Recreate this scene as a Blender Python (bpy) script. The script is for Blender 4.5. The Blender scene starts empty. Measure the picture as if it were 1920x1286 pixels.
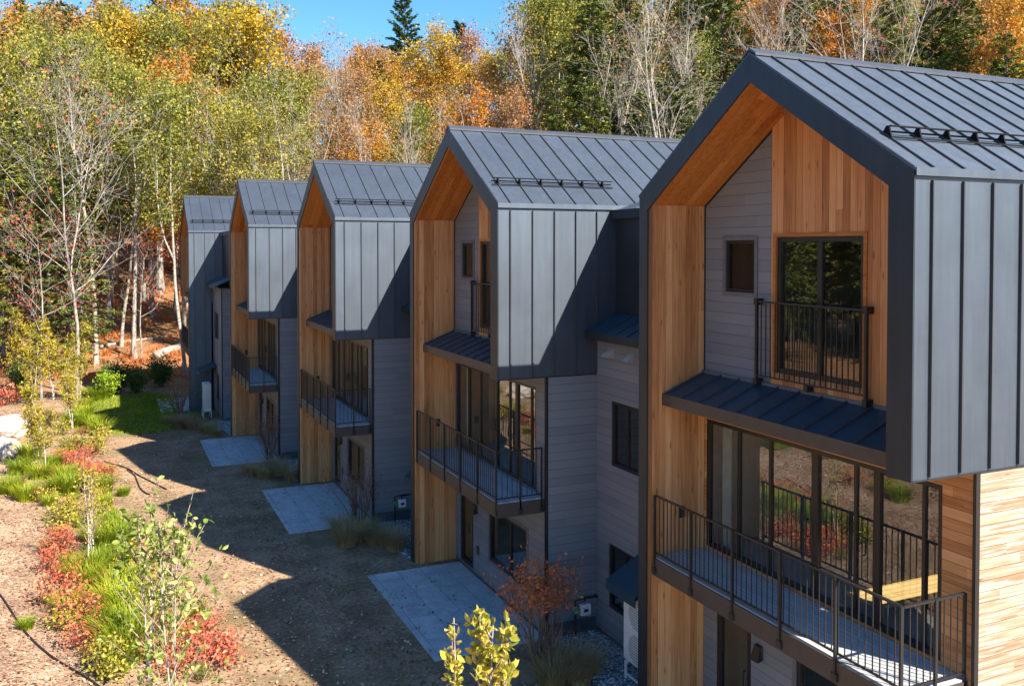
import bpy, bmesh, math, random
import numpy as np
from mathutils import Vector, Matrix
rad = math.radians
C = bpy.context.scene.collection
scene = bpy.context.scene

# ------------------------------------------------------------------ camera
FOC, PCY, YAW, PITCH = 1672.7, 505.06, 0.4243, -0.0229
CAM = np.array([-8.378, -7.386, 8.191])
cam_d = bpy.data.cameras.new('camera'); cam = bpy.data.objects.new('camera', cam_d); C.objects.link(cam)
scene.camera = cam
cam.location = CAM
cam.rotation_euler = (math.pi / 2 + PITCH, 0, -YAW)
cam_d.sensor_width = 36; cam_d.lens = FOC / 1920 * 36
cam_d.shift_y = -(643 - PCY) / 1920
cam_d.clip_start = 0.1; cam_d.clip_end = 3000

# ------------------------------------------------------------------ light
SUN = Vector((0.53, -1.0, 1.0)).normalized()
w = bpy.data.worlds.new('World'); scene.world = w; w.use_nodes = True
nt = w.node_tree
bg = nt.nodes['Background']
sky = nt.nodes.new('ShaderNodeTexSky'); sky.sky_type = 'NISHITA'; sky.sun_disc = False
sky.sun_elevation = math.asin(SUN.z); sky.sun_rotation = math.atan2(SUN.x, SUN.y)
sky.air_density = 1.0; sky.dust_density = 0.3; sky.ozone_density = 3.0; sky.altitude = 200
hs = nt.nodes.new('ShaderNodeHueSaturation'); hs.inputs['Saturation'].default_value = 1.3
nt.links.new(sky.outputs[0], hs.inputs['Color']); nt.links.new(hs.outputs[0], bg.inputs[0]); bg.inputs[1].default_value = 0.088
sd = bpy.data.lights.new('sun', 'SUN'); so = bpy.data.objects.new('sun', sd); C.objects.link(so)
sd.energy = 5.0; sd.angle = rad(0.53); sd.color = (1.0, 0.91, 0.78)
so.rotation_euler = (-SUN).to_track_quat('-Z', 'Y').to_euler(); so.location = SUN * 60
scene.view_settings.view_transform = 'Standard'; scene.view_settings.look = 'None'
scene.view_settings.exposure = 1.52; scene.view_settings.gamma = 1
scene.cycles.max_bounces = 8; scene.cycles.transparent_max_bounces = 12
scene.cycles.use_denoising = True

# ------------------------------------------------------------------ pixel helpers (photo pixels -> world points)
_F = np.array([math.sin(YAW) * math.cos(PITCH), math.cos(YAW) * math.cos(PITCH), math.sin(PITCH)])
_R = np.array([math.cos(YAW), -math.sin(YAW), 0.0]); _U = np.cross(_R, _F)

def smooth(a, b, x):
    t = np.clip((x - a) / (b - a), 0, 1); return t * t * (3 - 2 * t)

def terrain(x, y):
    q = x + 0.127 * y
    soft = lambda v, k: np.log1p(np.exp(np.clip(v / k, -40, 40))) * k
    z = 0.30 * soft(q - 15, 1.5) * smooth(-30, 30, y + 20)
    z = z + 0.15 * soft(y - 54, 3.0)
    z = z + 0.17 * (soft(-8.6 - q, 0.8) - soft(-15.5 - q, 1.0)) * smooth(62, 40, y)
    z = z + (0.04 * np.sin(x * 1.7 + y * 0.6) + 0.04 * np.sin(y * 1.1 - x * 0.8)) * smooth(-5.0, -9.0, q)
    z = z + 0.18 * np.sin(x * .33 + 1) * np.sin(y * .29) * smooth(46, 56, y)
    return np.minimum(z, 40.0)

def ray(u, v):
    return _F + _R * (u - 960) / FOC - _U * (v - PCY) / FOC

def on_ground(u, v):
    d = ray(u, v); t = 2.0
    for _ in range(4000):
        p = CAM + d * t
        if p[2] <= terrain(p[0], p[1]): break
        t += 0.05
    return Vector((p[0], p[1], float(terrain(p[0], p[1]))))

def at_depth(u, depth):
    p = CAM + depth * (_F + _R * (u - 960) / FOC)
    return float(p[0]), float(p[1])

# ------------------------------------------------------------------ tags
def tag(o, label=None, cat=None, group=None, kind=None):
    if label: o['label'] = label
    if cat: o['category'] = cat
    if group: o['group'] = group
    if kind: o['kind'] = kind
    return o

def empty(name, loc=(0, 0, 0), rz=0.0):
    o = bpy.data.objects.new(name, None); o.empty_display_size = 0.3
    o.location = loc; o.rotation_euler = (0, 0, rz); C.objects.link(o); return o

# ------------------------------------------------------------------ mesh builder
class MB:
    def __init__(s, f=None): s.v = []; s.f = []; s.fn = f
    def add(s, vs, fs):
        n = len(s.v)
        if s.fn: vs = [s.fn(p) for p in vs]
        s.v += [tuple(p) for p in vs]; s.f += [tuple(i + n for i in q) for q in fs]
    def box(s, a, b):
        x0, y0, z0 = a; x1, y1, z1 = b
        if x0 > x1: x0, x1 = x1, x0
        if y0 > y1: y0, y1 = y1, y0
        if z0 > z1: z0, z1 = z1, z0
        s.add([(x0, y0, z0), (x1, y0, z0), (x1, y1, z0), (x0, y1, z0), (x0, y0, z1), (x1, y0, z1), (x1, y1, z1), (x0, y1, z1)],
              [(0, 3, 2, 1), (4, 5, 6, 7), (0, 1, 5, 4), (1, 2, 6, 5), (2, 3, 7, 6), (3, 0, 4, 7)])
    def prism_d(s, poly, d0, d1):
        """polygon in (s,z) extruded along d"""
        n = len(poly)
        vs = [(d0, p[0], p[1]) for p in poly] + [(d1, p[0], p[1]) for p in poly]
        fs = [tuple(range(n)), tuple(range(2 * n - 1, n - 1, -1))] + [(i, i + n, (i + 1) % n + n, (i + 1) % n) for i in range(n)]
        s.add(vs, fs)
    def prism_s(s, poly, s0, s1):
        """polygon in (d,z) extruded along s"""
        n = len(poly)
        vs = [(p[0], s0, p[1]) for p in poly] + [(p[0], s1, p[1]) for p in poly]
        fs = [tuple(range(n)), tuple(range(2 * n - 1, n - 1, -1))] + [(i, i + n, (i + 1) % n + n, (i + 1) % n) for i in range(n)]
        s.add(vs, fs)
    def beam(s, a, b, w_, h_, up=(0, 0, 1)):
        a = Vector(a); b = Vector(b); t = (b - a).normalized(); u = Vector(up)
        x = t.cross(u).normalized() * w_ / 2; y = x.cross(t).normalized() * h_ / 2
        vs = [a - x - y, a + x - y, a + x + y, a - x + y, b - x - y, b + x - y, b + x + y, b - x + y]
        s.add(vs, [(0, 3, 2, 1), (4, 5, 6, 7), (0, 1, 5, 4), (1, 2, 6, 5), (2, 3, 7, 6), (3, 0, 4, 7)])
    def tube(s, pts, rs, n=6, cap=True):
        pts = [Vector(p) for p in pts]; vs = []; fs = []
        x = None
        for i, p in enumerate(pts):
            t = (pts[min(i + 1, len(pts) - 1)] - pts[max(i - 1, 0)]).normalized()
            if x is None:
                x = t.orthogonal().normalized()
            x = (x - t * x.dot(t)).normalized(); y = t.cross(x)
            r = rs[i] if hasattr(rs, '__len__') else rs
            for k in range(n):
                a = 2 * math.pi * k / n
                vs.append(p + (x * math.cos(a) + y * math.sin(a)) * r)
        for i in range(len(pts) - 1):
            for k in range(n):
                fs.append((i * n + k, i * n + (k + 1) % n, (i + 1) * n + (k + 1) % n, (i + 1) * n + k))
        if cap:
            fs.append(tuple(range(n - 1, -1, -1))); fs.append(tuple(range((len(pts) - 1) * n, len(pts) * n)))
        s.add(vs, fs)
    def cyl(s, a, b, r, n=12): s.tube([a, b], r, n)
    def build(s, name, mat, parent=None, bevel=0, recalc=True, smooth_=False):
        me = bpy.data.meshes.new(name); me.from_pydata(s.v, [], s.f)
        if recalc:
            bm = bmesh.new(); bm.from_mesh(me); bmesh.ops.recalc_face_normals(bm, faces=bm.faces); bm.to_mesh(me); bm.free()
        for m in (mat if isinstance(mat, list) else [mat]): me.materials.append(m)
        if smooth_: me.polygons.foreach_set('use_smooth', [True] * len(me.polygons))
        o = bpy.data.objects.new(name, me); C.objects.link(o)
        if parent: o.parent = parent
        if bevel:
            b = o.modifiers.new('bevel', 'BEVEL'); b.width = bevel; b.segments = 2; b.limit_method = 'ANGLE'
        return o

def np_mesh(name, V, Fq, mat, matidx=None):
    """fast mesh from an (n,3) array and an (m,4) array of quads"""
    me = bpy.data.meshes.new(name)
    V = np.asarray(V, np.float32); Fq = np.asarray(Fq, np.int32)
    me.vertices.add(len(V)); me.vertices.foreach_set('co', V.ravel())
    me.loops.add(Fq.size); me.loops.foreach_set('vertex_index', Fq.ravel())
    me.polygons.add(len(Fq)); me.polygons.foreach_set('loop_start', np.arange(0, Fq.size, Fq.shape[1], dtype=np.int32))
    if matidx is not None: me.polygons.foreach_set('material_index', np.asarray(matidx, np.int32))
    for m in (mat if isinstance(mat, list) else [mat]): me.materials.append(m)
    me.update(calc_edges=True); me.validate()
    return me

def mesh_obj(name, me, parent=None):
    o = bpy.data.objects.new(name, me); C.objects.link(o)
    if parent: o.parent = parent
    return o

# ------------------------------------------------------------------ materials
class NT:
    def __init__(s, name):
        s.m = bpy.data.materials.new(name); s.m.use_nodes = True; s.t = s.m.node_tree
        s.b = s.t.nodes['Principled BSDF']; s.out = s.t.nodes['Material Output']
    def n(s, typ, **kw):
        nd = s.t.nodes.new(typ)
        for k, v in kw.items(): setattr(nd, k, v)
        return nd
    def l(s, a, b): s.t.links.new(a, b)
    def math(s, op, a, b=None):
        nd = s.n('ShaderNodeMath', operation=op)
        for i, x in enumerate((a, b)):
            if x is None: continue
            if isinstance(x, (int, float)): nd.inputs[i].default_value = x
            else: s.l(x, nd.inputs[i])
        return nd.outputs[0]
    def ramp(s, fac, stops, interp='LINEAR'):
        r = s.n('ShaderNodeValToRGB'); r.color_ramp.interpolation = interp
        e = r.color_ramp.elements
        while len(e) < len(stops): e.new(0.5)
        for i, (p, c) in enumerate(stops):
            e[i].position = p; e[i].color = (*c, 1)
        s.l(fac, r.inputs[0]); return r.outputs[0]
    def noise(s, scale, vec=None, detail=4, rough=0.55):
        nd = s.n('ShaderNodeTexNoise'); nd.inputs['Scale'].default_value = scale; nd.inputs['Detail'].default_value = detail
        nd.inputs['Roughness'].default_value = rough
        if vec is not None: s.l(vec, nd.inputs['Vector'])
        return nd.outputs['Fac']
    def pos(s): return s.n('ShaderNodeNewGeometry').outputs['Position']
    def mix(s, fac, a, b, blend='MIX'):
        nd = s.n('ShaderNodeMix', data_type='RGBA', blend_type=blend)
        for sock, x in ((nd.inputs['Factor'], fac), (nd.inputs['A'], a), (nd.inputs['B'], b)):
            if isinstance(x, (int, float)): sock.default_value = x
            elif isinstance(x, tuple): sock.default_value = (*x, 1)
            else: s.l(x, sock)
        return nd.outputs['Result']
    def bump(s, h, strength=0.3, dist=0.01):
        nd = s.n('ShaderNodeBump'); nd.inputs['Strength'].default_value = strength; nd.inputs['Distance'].default_value = dist
        s.l(h, nd.inputs['Height']); s.l(nd.outputs[0], s.b.inputs['Normal'])
    def set(s, **kw):
        for k, v in kw.items(): s.b.inputs[k].default_value = v
        return s

def plain(name, col, rough=0.5, metal=0.0, var=0.12, scale=6.0, spec=0.5):
    t = NT(name); t.set(Roughness=rough, Metallic=metal); t.b.inputs['Specular IOR Level'].default_value = spec
    f = t.noise(scale, t.pos(), 5)
    c0 = tuple(x * (1 - var) for x in col); c1 = tuple(min(1, x * (1 + var)) for x in col)
    t.l(t.ramp(f, [(0.3, c0), (0.7, c1)]), t.b.inputs['Base Color'])
    return t.m

def metal(name, col, rough=0.45, met=0.6):
    t = NT(name); t.set(Metallic=met)
    p = t.pos()
    f = t.noise(0.9, p, 4); g = t.noise(7.0, p, 4)
    ms = t.n('ShaderNodeMapping'); ms.inputs['Scale'].default_value = (9, 9, .5); t.l(p, ms.inputs['Vector'])
    c = t.ramp(f, [(0.3, tuple(x * .90 for x in col)), (0.7, tuple(x * 1.09 for x in col))])
    t.l(t.mix(0.5, c, t.ramp(t.noise(1.0, ms.outputs[0], 5, .6), [(0.3, (.78, .78, .78)), (0.7, (1.15, 1.15, 1.15))]), 'MULTIPLY'), t.b.inputs['Base Color'])
    r = t.n('ShaderNodeMapRange'); t.l(g, r.inputs[0]); r.inputs[3].default_value = rough - .05; r.inputs[4].default_value = rough + .07
    t.l(r.outputs[0], t.b.inputs['Roughness'])
    mp = t.n('ShaderNodeMapping'); mp.inputs['Scale'].default_value = (1.3, 1.3, .5); t.l(p, mp.inputs['Vector'])
    t.bump(t.noise(1.2, mp.outputs[0], 2), 0.06, 0.02)
    return t.m

def boards(name, axis, width, cols, long_axis, gap=0.035, rough=0.6, grain=0.5, length=2.6, bumpd=0.006, gapcol=0.25, weather=None, knots=False):
    """plank cladding: colour per board, end joints, grain and shadow gaps; axis = across the boards"""
    t = NT(name); t.set(Roughness=rough); t.b.inputs['Specular IOR Level'].default_value = 0.3
    p = t.pos(); sp = t.n('ShaderNodeSeparateXYZ'); t.l(p, sp.inputs[0])
    ax = t.math('ADD', t.math('MULTIPLY', sp.outputs[axis], 1 / width), 500.0)
    idx = t.math('FLOOR', ax); fr = t.math('FRACT', ax)
    wn = t.n('ShaderNodeTexWhiteNoise', noise_dimensions='1D'); t.l(idx, wn.inputs['W'])
    # end joints
    ln = t.math('ADD', t.math('MULTIPLY', sp.outputs[long_axis], 1 / length), t.math('MULTIPLY', wn.outputs['Value'], 7.3))
    ln = t.math('ADD', ln, 300.0)
    li = t.math('FLOOR', ln)
    wn2 = t.n('ShaderNodeTexWhiteNoise', noise_dimensions='2D')
    cb = t.n('ShaderNodeCombineXYZ'); t.l(idx, cb.inputs[0]); t.l(li, cb.inputs[1]); t.l(cb.outputs[0], wn2.inputs['Vector'])
    r = wn2.outputs['Value']
    sc = [22.0, 22.0, 22.0]; sc[long_axis] = 1.1
    mp = t.n('ShaderNodeMapping'); mp.inputs['Scale'].default_value = sc; t.l(p, mp.inputs['Vector'])
    off = t.n('ShaderNodeVectorMath', operation='ADD'); t.l(mp.outputs[0], off.inputs[0]); t.l(wn2.outputs['Color'], off.inputs[1])
    g = t.noise(1.0, off.outputs[0], 6, 0.65)
    g2 = t.noise(0.8, p, 4)
    g = t.math('ADD', t.math('MULTIPLY', t.math('SUBTRACT', g, .5), 2.0), .5)
    fac = t.math('ADD', t.math('MULTIPLY', r, 1 - grain), t.math('MULTIPLY', g, grain))
    fac = t.math('ADD', t.math('MULTIPLY', fac, .85), t.math('MULTIPLY', g2, .15))
    n = len(cols)
    col = t.ramp(fac, [(0.18 + 0.64 * i / (n - 1), c) for i, c in enumerate(cols)])
    if knots:
        ks = [8.0, 8.0, 8.0]; ks[long_axis] = 1.9
        km = t.n('ShaderNodeMapping'); km.inputs['Scale'].default_value = ks; t.l(p, km.inputs['Vector'])
        kv = t.n('ShaderNodeTexVoronoi'); kv.inputs['Scale'].default_value = 1.0; t.l(km.outputs[0], kv.inputs['Vector'])
        kf = t.ramp(kv.outputs['Distance'], [(0.05, (.8, .8, .8)), (0.17, (0, 0, 0))])
        col = t.mix(kf, col, (0.17, 0.06, 0.02))
    if weather:
        wm = t.ramp(t.noise(1.6, off.outputs[0], 4), [(0.45, (0, 0, 0)), (0.62, (1, 1, 1))])
        col = t.mix(wm, col, weather)
    e = t.math('MULTIPLY', t.math('ABSOLUTE', t.math('SUBTRACT', fr, 0.5)), 2.0)
    gapm = t.math('GREATER_THAN', e, 1 - gap * 2)
    col = t.mix(t.math('MULTIPLY', gapm, 1 - gapcol), col, (0.01, 0.008, 0.006))
    t.l(col, t.b.inputs['Base Color'])
    h = t.math('ADD', t.math('MULTIPLY', t.math('SUBTRACT', 1.0, gapm), 1.0), t.math('MULTIPLY', g, 0.15))
    t.bump(h, 0.5, bumpd)
    return t.m

def leaf_mat(name, cols, trans=0.35, objvar=True, rough=0.5):
    """leaf colour varies leaf by leaf and from plant to plant"""
    t = NT(name)
    geo = t.n('ShaderNodeNewGeometry'); oi = t.n('ShaderNodeObjectInfo')
    r = geo.outputs['Random Per Island']
    cl = t.noise(0.55, geo.outputs['Position'], 2)
    f = t.math('ADD', t.math('MULTIPLY', r, 0.45), t.math('MULTIPLY', cl, 0.55))
    if objvar: f = t.math('ADD', f, t.math('MULTIPLY', t.math('SUBTRACT', oi.outputs['Random'], .5), .3))
    n = len(cols)
    col = t.ramp(f, [(0.2 + 0.6 * i / (n - 1), c) for i, c in enumerate(cols)])
    t.l(col, t.b.inputs['Base Color']); t.set(Roughness=rough); t.b.inputs['Specular IOR Level'].default_value = 0.25
    tr = t.n('ShaderNodeBsdfTranslucent'); t.l(col, tr.inputs['Color'])
    mx = t.n('ShaderNodeMixShader'); mx.inputs[0].default_value = trans
    t.l(t.b.outputs[0], mx.inputs[1]); t.l(tr.outputs[0], mx.inputs[2]); t.l(mx.outputs[0], t.out.inputs['Surface'])
    return t.m

def bark(name, c0, c1, scale=5.0, bands=False):
    t = NT(name); t.set(Roughness=0.85)
    p = t.n('ShaderNodeTexCoord').outputs['Object']
    mp = t.n('ShaderNodeMapping'); mp.inputs['Scale'].default_value = (1, 1, 3.0 if bands else .35); t.l(p, mp.inputs['Vector'])
    f = t.noise(scale, mp.outputs[0], 5, 0.65)
    t.l(t.ramp(f, [(0.38, c0), (0.56, c1)]), t.b.inputs['Base Color']); t.bump(f, 0.5, 0.02)
    return t.m

def glass(name, refl=0.30, tint=(0.62, 0.66, 0.64)):
    t = NT(name)
    tr = t.n('ShaderNodeBsdfTransparent'); tr.inputs[0].default_value = (*tint, 1)
    gl = t.n('ShaderNodeBsdfGlossy'); gl.inputs['Roughness'].default_value = 0.0; gl.inputs[0].default_value = (.93, .95, .95, 1)
    g = t.n('ShaderNodeNewGeometry'); dt = t.n('ShaderNodeVectorMath', operation='DOT_PRODUCT'); t.l(g.outputs['Incoming'], dt.inputs[0]); t.l(g.outputs['Normal'], dt.inputs[1])
    f = t.math('POWER', t.math('SUBTRACT', 1.0, t.math('ABSOLUTE', dt.outputs['Value'])), 4.0)
    f = t.math('ADD', t.math('MULTIPLY', f, 1 - refl), refl)
    nb = t.n('ShaderNodeBump'); nb.inputs['Strength'].default_value = 0.02; nb.inputs['Distance'].default_value = 0.05
    t.l(t.noise(.8, t.pos(), 1), nb.inputs['Height']); t.l(nb.outputs[0], gl.inputs['Normal'])
    mx = t.n('ShaderNodeMixShader'); t.l(f, mx.inputs[0]); t.l(tr.outputs[0], mx.inputs[1]); t.l(gl.outputs[0], mx.inputs[2])
    t.l(mx.outputs[0], t.out.inputs['Surface'])
    return t.m

M = {}
M['metal'] = metal('standing seam metal', (0.114, 0.140, 0.176), 0.58, 0.9)
M['fascia'] = metal('dark trim metal', (0.040, 0.052, 0.068), 0.45, 0.6)
M['seam'] = metal('seam metal', (0.075, 0.082, 0.095), 0.45, 0.4)
M['canopy'] = metal('canopy metal', (0.028, 0.072, 0.105), 0.42, 0.3)
CED = [(0.31, 0.125, 0.042), (0.47, 0.21, 0.078), (0.59, 0.295, 0.122), (0.69, 0.385, 0.18)]
M['cedar_x'] = boards('cedar boards upright', 0, 0.135, CED, 2, length=30, gap=.016, gapcol=.4, grain=.55, knots=True)
M['cedar_y'] = boards('cedar boards upright on gable', 1, 0.135, CED, 2, length=30, gap=.02, gapcol=.35, grain=.45, knots=True)
SOF = [(0.26, 0.085, 0.018), (0.42, 0.16, 0.035), (0.52, 0.21, 0.055), (0.58, 0.26, 0.08)]
M['cedar_soffit'] = boards('cedar soffit boards', 0, 0.16, SOF, 1, length=3.4, gap=.018, gapcol=.4, grain=.5, knots=True)
M['cedar_h'] = boards('cedar boards level', 2, 0.135, [(0.20, 0.11, 0.06), (0.29, 0.185, 0.115), (0.36, 0.255, 0.17), (0.40, 0.31, 0.23)], 0, length=3.2, gap=.025, grain=.6, knots=True, weather=(0.42, 0.36, 0.30))
M['cedar_hy'] = boards('cedar boards level on front', 2, 0.135, CED, 1, length=2.2, gap=.025)
SID = [(0.170, 0.186, 0.212), (0.196, 0.210, 0.234), (0.216, 0.228, 0.250)]
M['siding'] = boards('grey lap siding', 2, 0.178, SID, 1, length=3.6, gap=.022, rough=.7, grain=.4, gapcol=.4)
M['siding_x'] = boards('grey lap siding side', 2, 0.178, SID, 0, length=3.6, gap=.022, rough=.7, grain=.4, gapcol=.4)
M['black'] = plain('black painted steel', (0.016, 0.016, 0.017), 0.45)
M['matte_black'] = plain('matte black steel', (0.010, 0.010, 0.011), 0.85, spec=.15)
M['frame'] = plain('black window frame', (0.014, 0.014, 0.015), 0.4)
M['trim'] = plain('grey trim', (0.13, 0.135, 0.145), 0.6)
M['bronze'] = plain('dark bronze steel', (0.055, 0.047, 0.042), 0.5)
M['glass'] = glass('window glass', .15)
M['glass_low'] = glass('small window glass', .05, (.45, .48, .48))
M['room'] = plain('room plaster', (0.42, 0.40, 0.37), 0.9)
M['curtain'] = plain('white curtain', (0.75, 0.76, 0.72), 0.9)
M['tablewood'] = boards('pale pine table', 1, 0.12, [(0.55, 0.36, 0.14), (0.66, 0.46, 0.2)], 0)
M['decking'] = boards('grey decking', 0, 0.10, [(0.34, 0.36, 0.38), (0.42, 0.44, 0.46), (0.48, 0.50, 0.51)], 1, gap=.04, length=4)
M['concrete'] = plain('foundation concrete', (0.10, 0.10, 0.105), 0.9, var=.2)
M['white'] = plain('white enamel', (0.72, 0.73, 0.72), 0.45, var=.05)
M['acgrille'] = plain('grille grey', (0.36, 0.37, 0.37), 0.5)
M['green_paint'] = plain('green regulator paint', (0.10, 0.22, 0.14), 0.5)
M['bark_grey'] = bark('grey bark', (0.12, 0.105, 0.09), (0.36, 0.33, 0.29), 4)
M['bark_dark'] = bark('dark bark', (0.045, 0.036, 0.028), (0.15, 0.125, 0.10), 4)
M['bark_pale'] = bark('pale bark', (0.16, 0.14, 0.115), (0.38, 0.345, 0.295), 3, True)
M['bark_white'] = bark('white birch bark', (0.16, 0.13, 0.11), (0.72, 0.69, 0.63), 9, True)
M['twig'] = bark('brown twigs', (0.10, 0.06, 0.04), (0.24, 0.16, 0.12), 6)
M['twig_pink'] = bark('pinkish twigs', (0.22, 0.13, 0.10), (0.42, 0.30, 0.26), 6)
M['rock'] = plain('pale granite', (0.42, 0.38, 0.34), 0.9, var=.3, scale=3)

def paver_mat():
    t = NT('grey patio pavers'); t.set(Roughness=0.85)
    p = t.pos()
    br = t.n('ShaderNodeTexBrick'); br.inputs['Scale'].default_value = 1.0
    br.inputs['Brick Width'].default_value = 1.2; br.inputs['Row Height'].default_value = 0.6; br.inputs['Mortar Size'].default_value = 0.008
    br.inputs['Color1'].default_value = (0.46, 0.47, 0.47, 1); br.inputs['Color2'].default_value = (0.55, 0.56, 0.56, 1); br.inputs['Mortar'].default_value = (0.26, 0.26, 0.25, 1)
    mp = t.n('ShaderNodeMapping'); mp.inputs['Rotation'].default_value = (0, 0, math.pi / 2); t.l(p, mp.inputs['Vector']); t.l(mp.outputs[0], br.inputs['Vector'])
    f = t.noise(3.0, p, 6)
    mp2 = t.n('ShaderNodeMapping'); mp2.inputs['Scale'].default_value = (30, 4, 1); t.l(p, mp2.inputs['Vector'])
    f2 = t.noise(1.0, mp2.outputs[0], 4)
    c = t.mix(0.6, br.outputs['Color'], t.ramp(f, [(0.3, (.6, .6, .6)), (0.7, (1.15, 1.15, 1.15))]), 'MULTIPLY')
    c = t.mix(0.35, c, t.ramp(f2, [(0.3, (.6, .6, .6)), (0.7, (1.2, 1.2, 1.2))]), 'MULTIPLY')
    t.l(c, t.b.inputs['Base Color']); t.bump(br.outputs['Fac'], -0.4, 0.006); return t.m
M['paver'] = paver_mat()

def ground_mat():
    t = NT('soil, mulch and leaf litter'); t.set(Roughness=0.95); t.b.inputs['Specular IOR Level'].default_value = 0.1
    p = t.pos(); sp = t.n('ShaderNodeSeparateXYZ'); t.l(p, sp.inputs[0])
    q = t.math('ADD', sp.outputs[0], t.math('MULTIPLY', sp.outputs[1], 0.127))
    wob = t.math('MULTIPLY', t.math('SUBTRACT', t.noise(0.35, p, 4), 0.5), 4.0)
    qw = t.math('ADD', q, wob)
    fine = t.noise(9.0, p, 8, 0.75); mid = t.noise(1.1, p, 5, 0.6)
    vor = t.n('ShaderNodeTexVoronoi'); vor.inputs['Scale'].default_value = 24.0; t.l(p, vor.inputs['Vector'])
    vs = t.n('ShaderNodeSeparateXYZ'); t.l(vor.outputs['Color'], vs.inputs[0])
    big = t.noise(0.28, p, 5, .6)
    soil = t.ramp(fine, [(0.3, (0.17, 0.112, 0.070)), (0.5, (0.42, 0.285, 0.178)), (0.72, (0.68, 0.485, 0.315))])
    soil = t.mix(t.ramp(mid, [(0.4, (0, 0, 0)), (0.62, (1, 1, 1))]), soil, t.ramp(fine, [(0.3, (0.12, 0.080, 0.050)), (0.7, (0.40, 0.275, 0.17))]))
    soil = t.mix(t.ramp(big, [(0.5, (0, 0, 0)), (0.64, (.55, .55, .55))]), soil, (0.16, 0.135, 0.06))
    mulch = t.ramp(vs.outputs[0], [(0.0, (0.12, 0.065, 0.04)), (0.35, (0.34, 0.205, 0.135)), (0.65, (0.50, 0.325, 0.22)), (1.0, (0.72, 0.55, 0.40))])
    mulch = t.mix(t.ramp(mid, [(0.45, (0, 0, 0)), (0.66, (.75, .75, .75))]), mulch, t.ramp(fine, [(0.3, (0.30, 0.20, 0.13)), (0.7, (0.64, 0.48, 0.34))]))
    floor = t.ramp(vs.outputs[1], [(0.0, (0.135, 0.068, 0.034)), (0.4, (0.351, 0.149, 0.061)), (0.7, (0.486, 0.216, 0.081)), (1.0, (0.621, 0.378, 0.189))])
    floor = t.mix(t.ramp(mid, [(0.42, (0, 0, 0)), (0.6, (1, 1, 1))]), floor, t.ramp(fine, [(0.3, (0.121, 0.081, 0.054)), (0.7, (0.351, 0.216, 0.121))]))
    grass = t.ramp(fine, [(0.3, (0.045, 0.075, 0.012)), (0.7, (0.13, 0.19, 0.03))])
    mm = t.ramp(t.math('MULTIPLY', t.math('ADD', qw, 20.0), 0.05), [(0.595, (1, 1, 1)), (0.645, (0, 0, 0))])
    mulch = t.mix(t.ramp(big, [(0.38, (.7, .7, .7)), (0.55, (0, 0, 0))]), mulch, t.ramp(fine, [(0.3, (0.10, 0.062, 0.04)), (0.7, (0.34, 0.22, 0.14))]))
    c = t.mix(mm, soil, mulch)
    # grass verge towards the far end of the lawn
    d2 = t.n('ShaderNodeVectorMath', operation='DISTANCE'); sc = t.n('ShaderNodeMapping'); sc.inputs['Scale'].default_value = (1.0, .62, 0); t.l(p, sc.inputs['Vector'])
    t.l(sc.outputs[0], d2.inputs[0]); d2.inputs[1].default_value = (-7.0, 41.0 * .62, 0)
    gm = t.ramp(t.math('MULTIPLY', t.math('ADD', d2.outputs['Value'], t.math('MULTIPLY', wob, .5)), 0.1), [(0.30, (1, 1, 1)), (0.40, (0, 0, 0))])
    c = t.mix(gm, c, grass)
    yy = t.math('ADD', sp.outputs[1], t.math('MULTIPLY', wob, 1.0))
    fm = t.ramp(t.math('MULTIPLY', yy, 0.01), [(0.48, (0, 0, 0)), (0.53, (1, 1, 1))])
    fm2 = t.ramp(t.math('MULTIPLY', q, 0.01), [(0.11, (0, 0, 0)), (0.13, (1, 1, 1))])
    fm3 = t.ramp(t.math('MULTIPLY', t.math('ADD', qw, 40.0), 0.02), [(0.40, (1, 1, 1)), (0.46, (0, 0, 0))])
    c = t.mix(t.math('MAXIMUM', t.math('MAXIMUM', fm, fm2), fm3), c, floor)
    t.l(c, t.b.inputs['Base Color'])
    t.bump(t.math('ADD', t.math('ADD', fine, t.math('MULTIPLY', mid, 1.5)), t.math('MULTIPLY', vs.outputs[2], .5)), 0.9, 0.06)
    return t.m
M['ground'] = ground_mat()

# ------------------------------------------------------------------ ground
def ground():
    xs = np.unique(np.r_[np.linspace(-260, -30, 24), np.linspace(-30, 30, 121), np.linspace(30, 320, 40)])
    ys = np.unique(np.r_[np.linspace(-120, -12, 16), np.linspace(-12, 100, 180), np.linspace(100, 420, 40)])
    X, Y = np.meshgrid(xs, ys); Z = terrain(X, Y)
    V = np.stack([X, Y, Z], -1).reshape(-1, 3); nx = len(xs); ny = len(ys)
    i = np.arange(nx * ny).reshape(ny, nx)
    Fq = np.stack([i[:-1, :-1], i[:-1, 1:], i[1:, 1:], i[1:, :-1]], -1).reshape(-1, 4)
    me = np_mesh('ground', V, Fq, M['ground']); me.polygons.foreach_set('use_smooth', [True] * len(me.polygons))
    tag(mesh_obj('ground', me), 'brown soil and mulch ground strewn with fallen leaves', kind='structure')
ground()

# ------------------------------------------------------------------ houses
W, HP, HE, HB, T, DW, DEP = 5.75, 11.0, 9.13, 5.53, 0.36, 1.08, 11.0
KS = (HP - HE) / (W / 2)                # roof slope
HPI = 10.57                             # inner peak of the porch gable
STEP_X, STEP_Y = -1.1749, 9.2188
def roof_z(s): return HP - KS * abs(s - W / 2)
def in_z(s): return HPI - KS * abs(s - W / 2)

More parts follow.
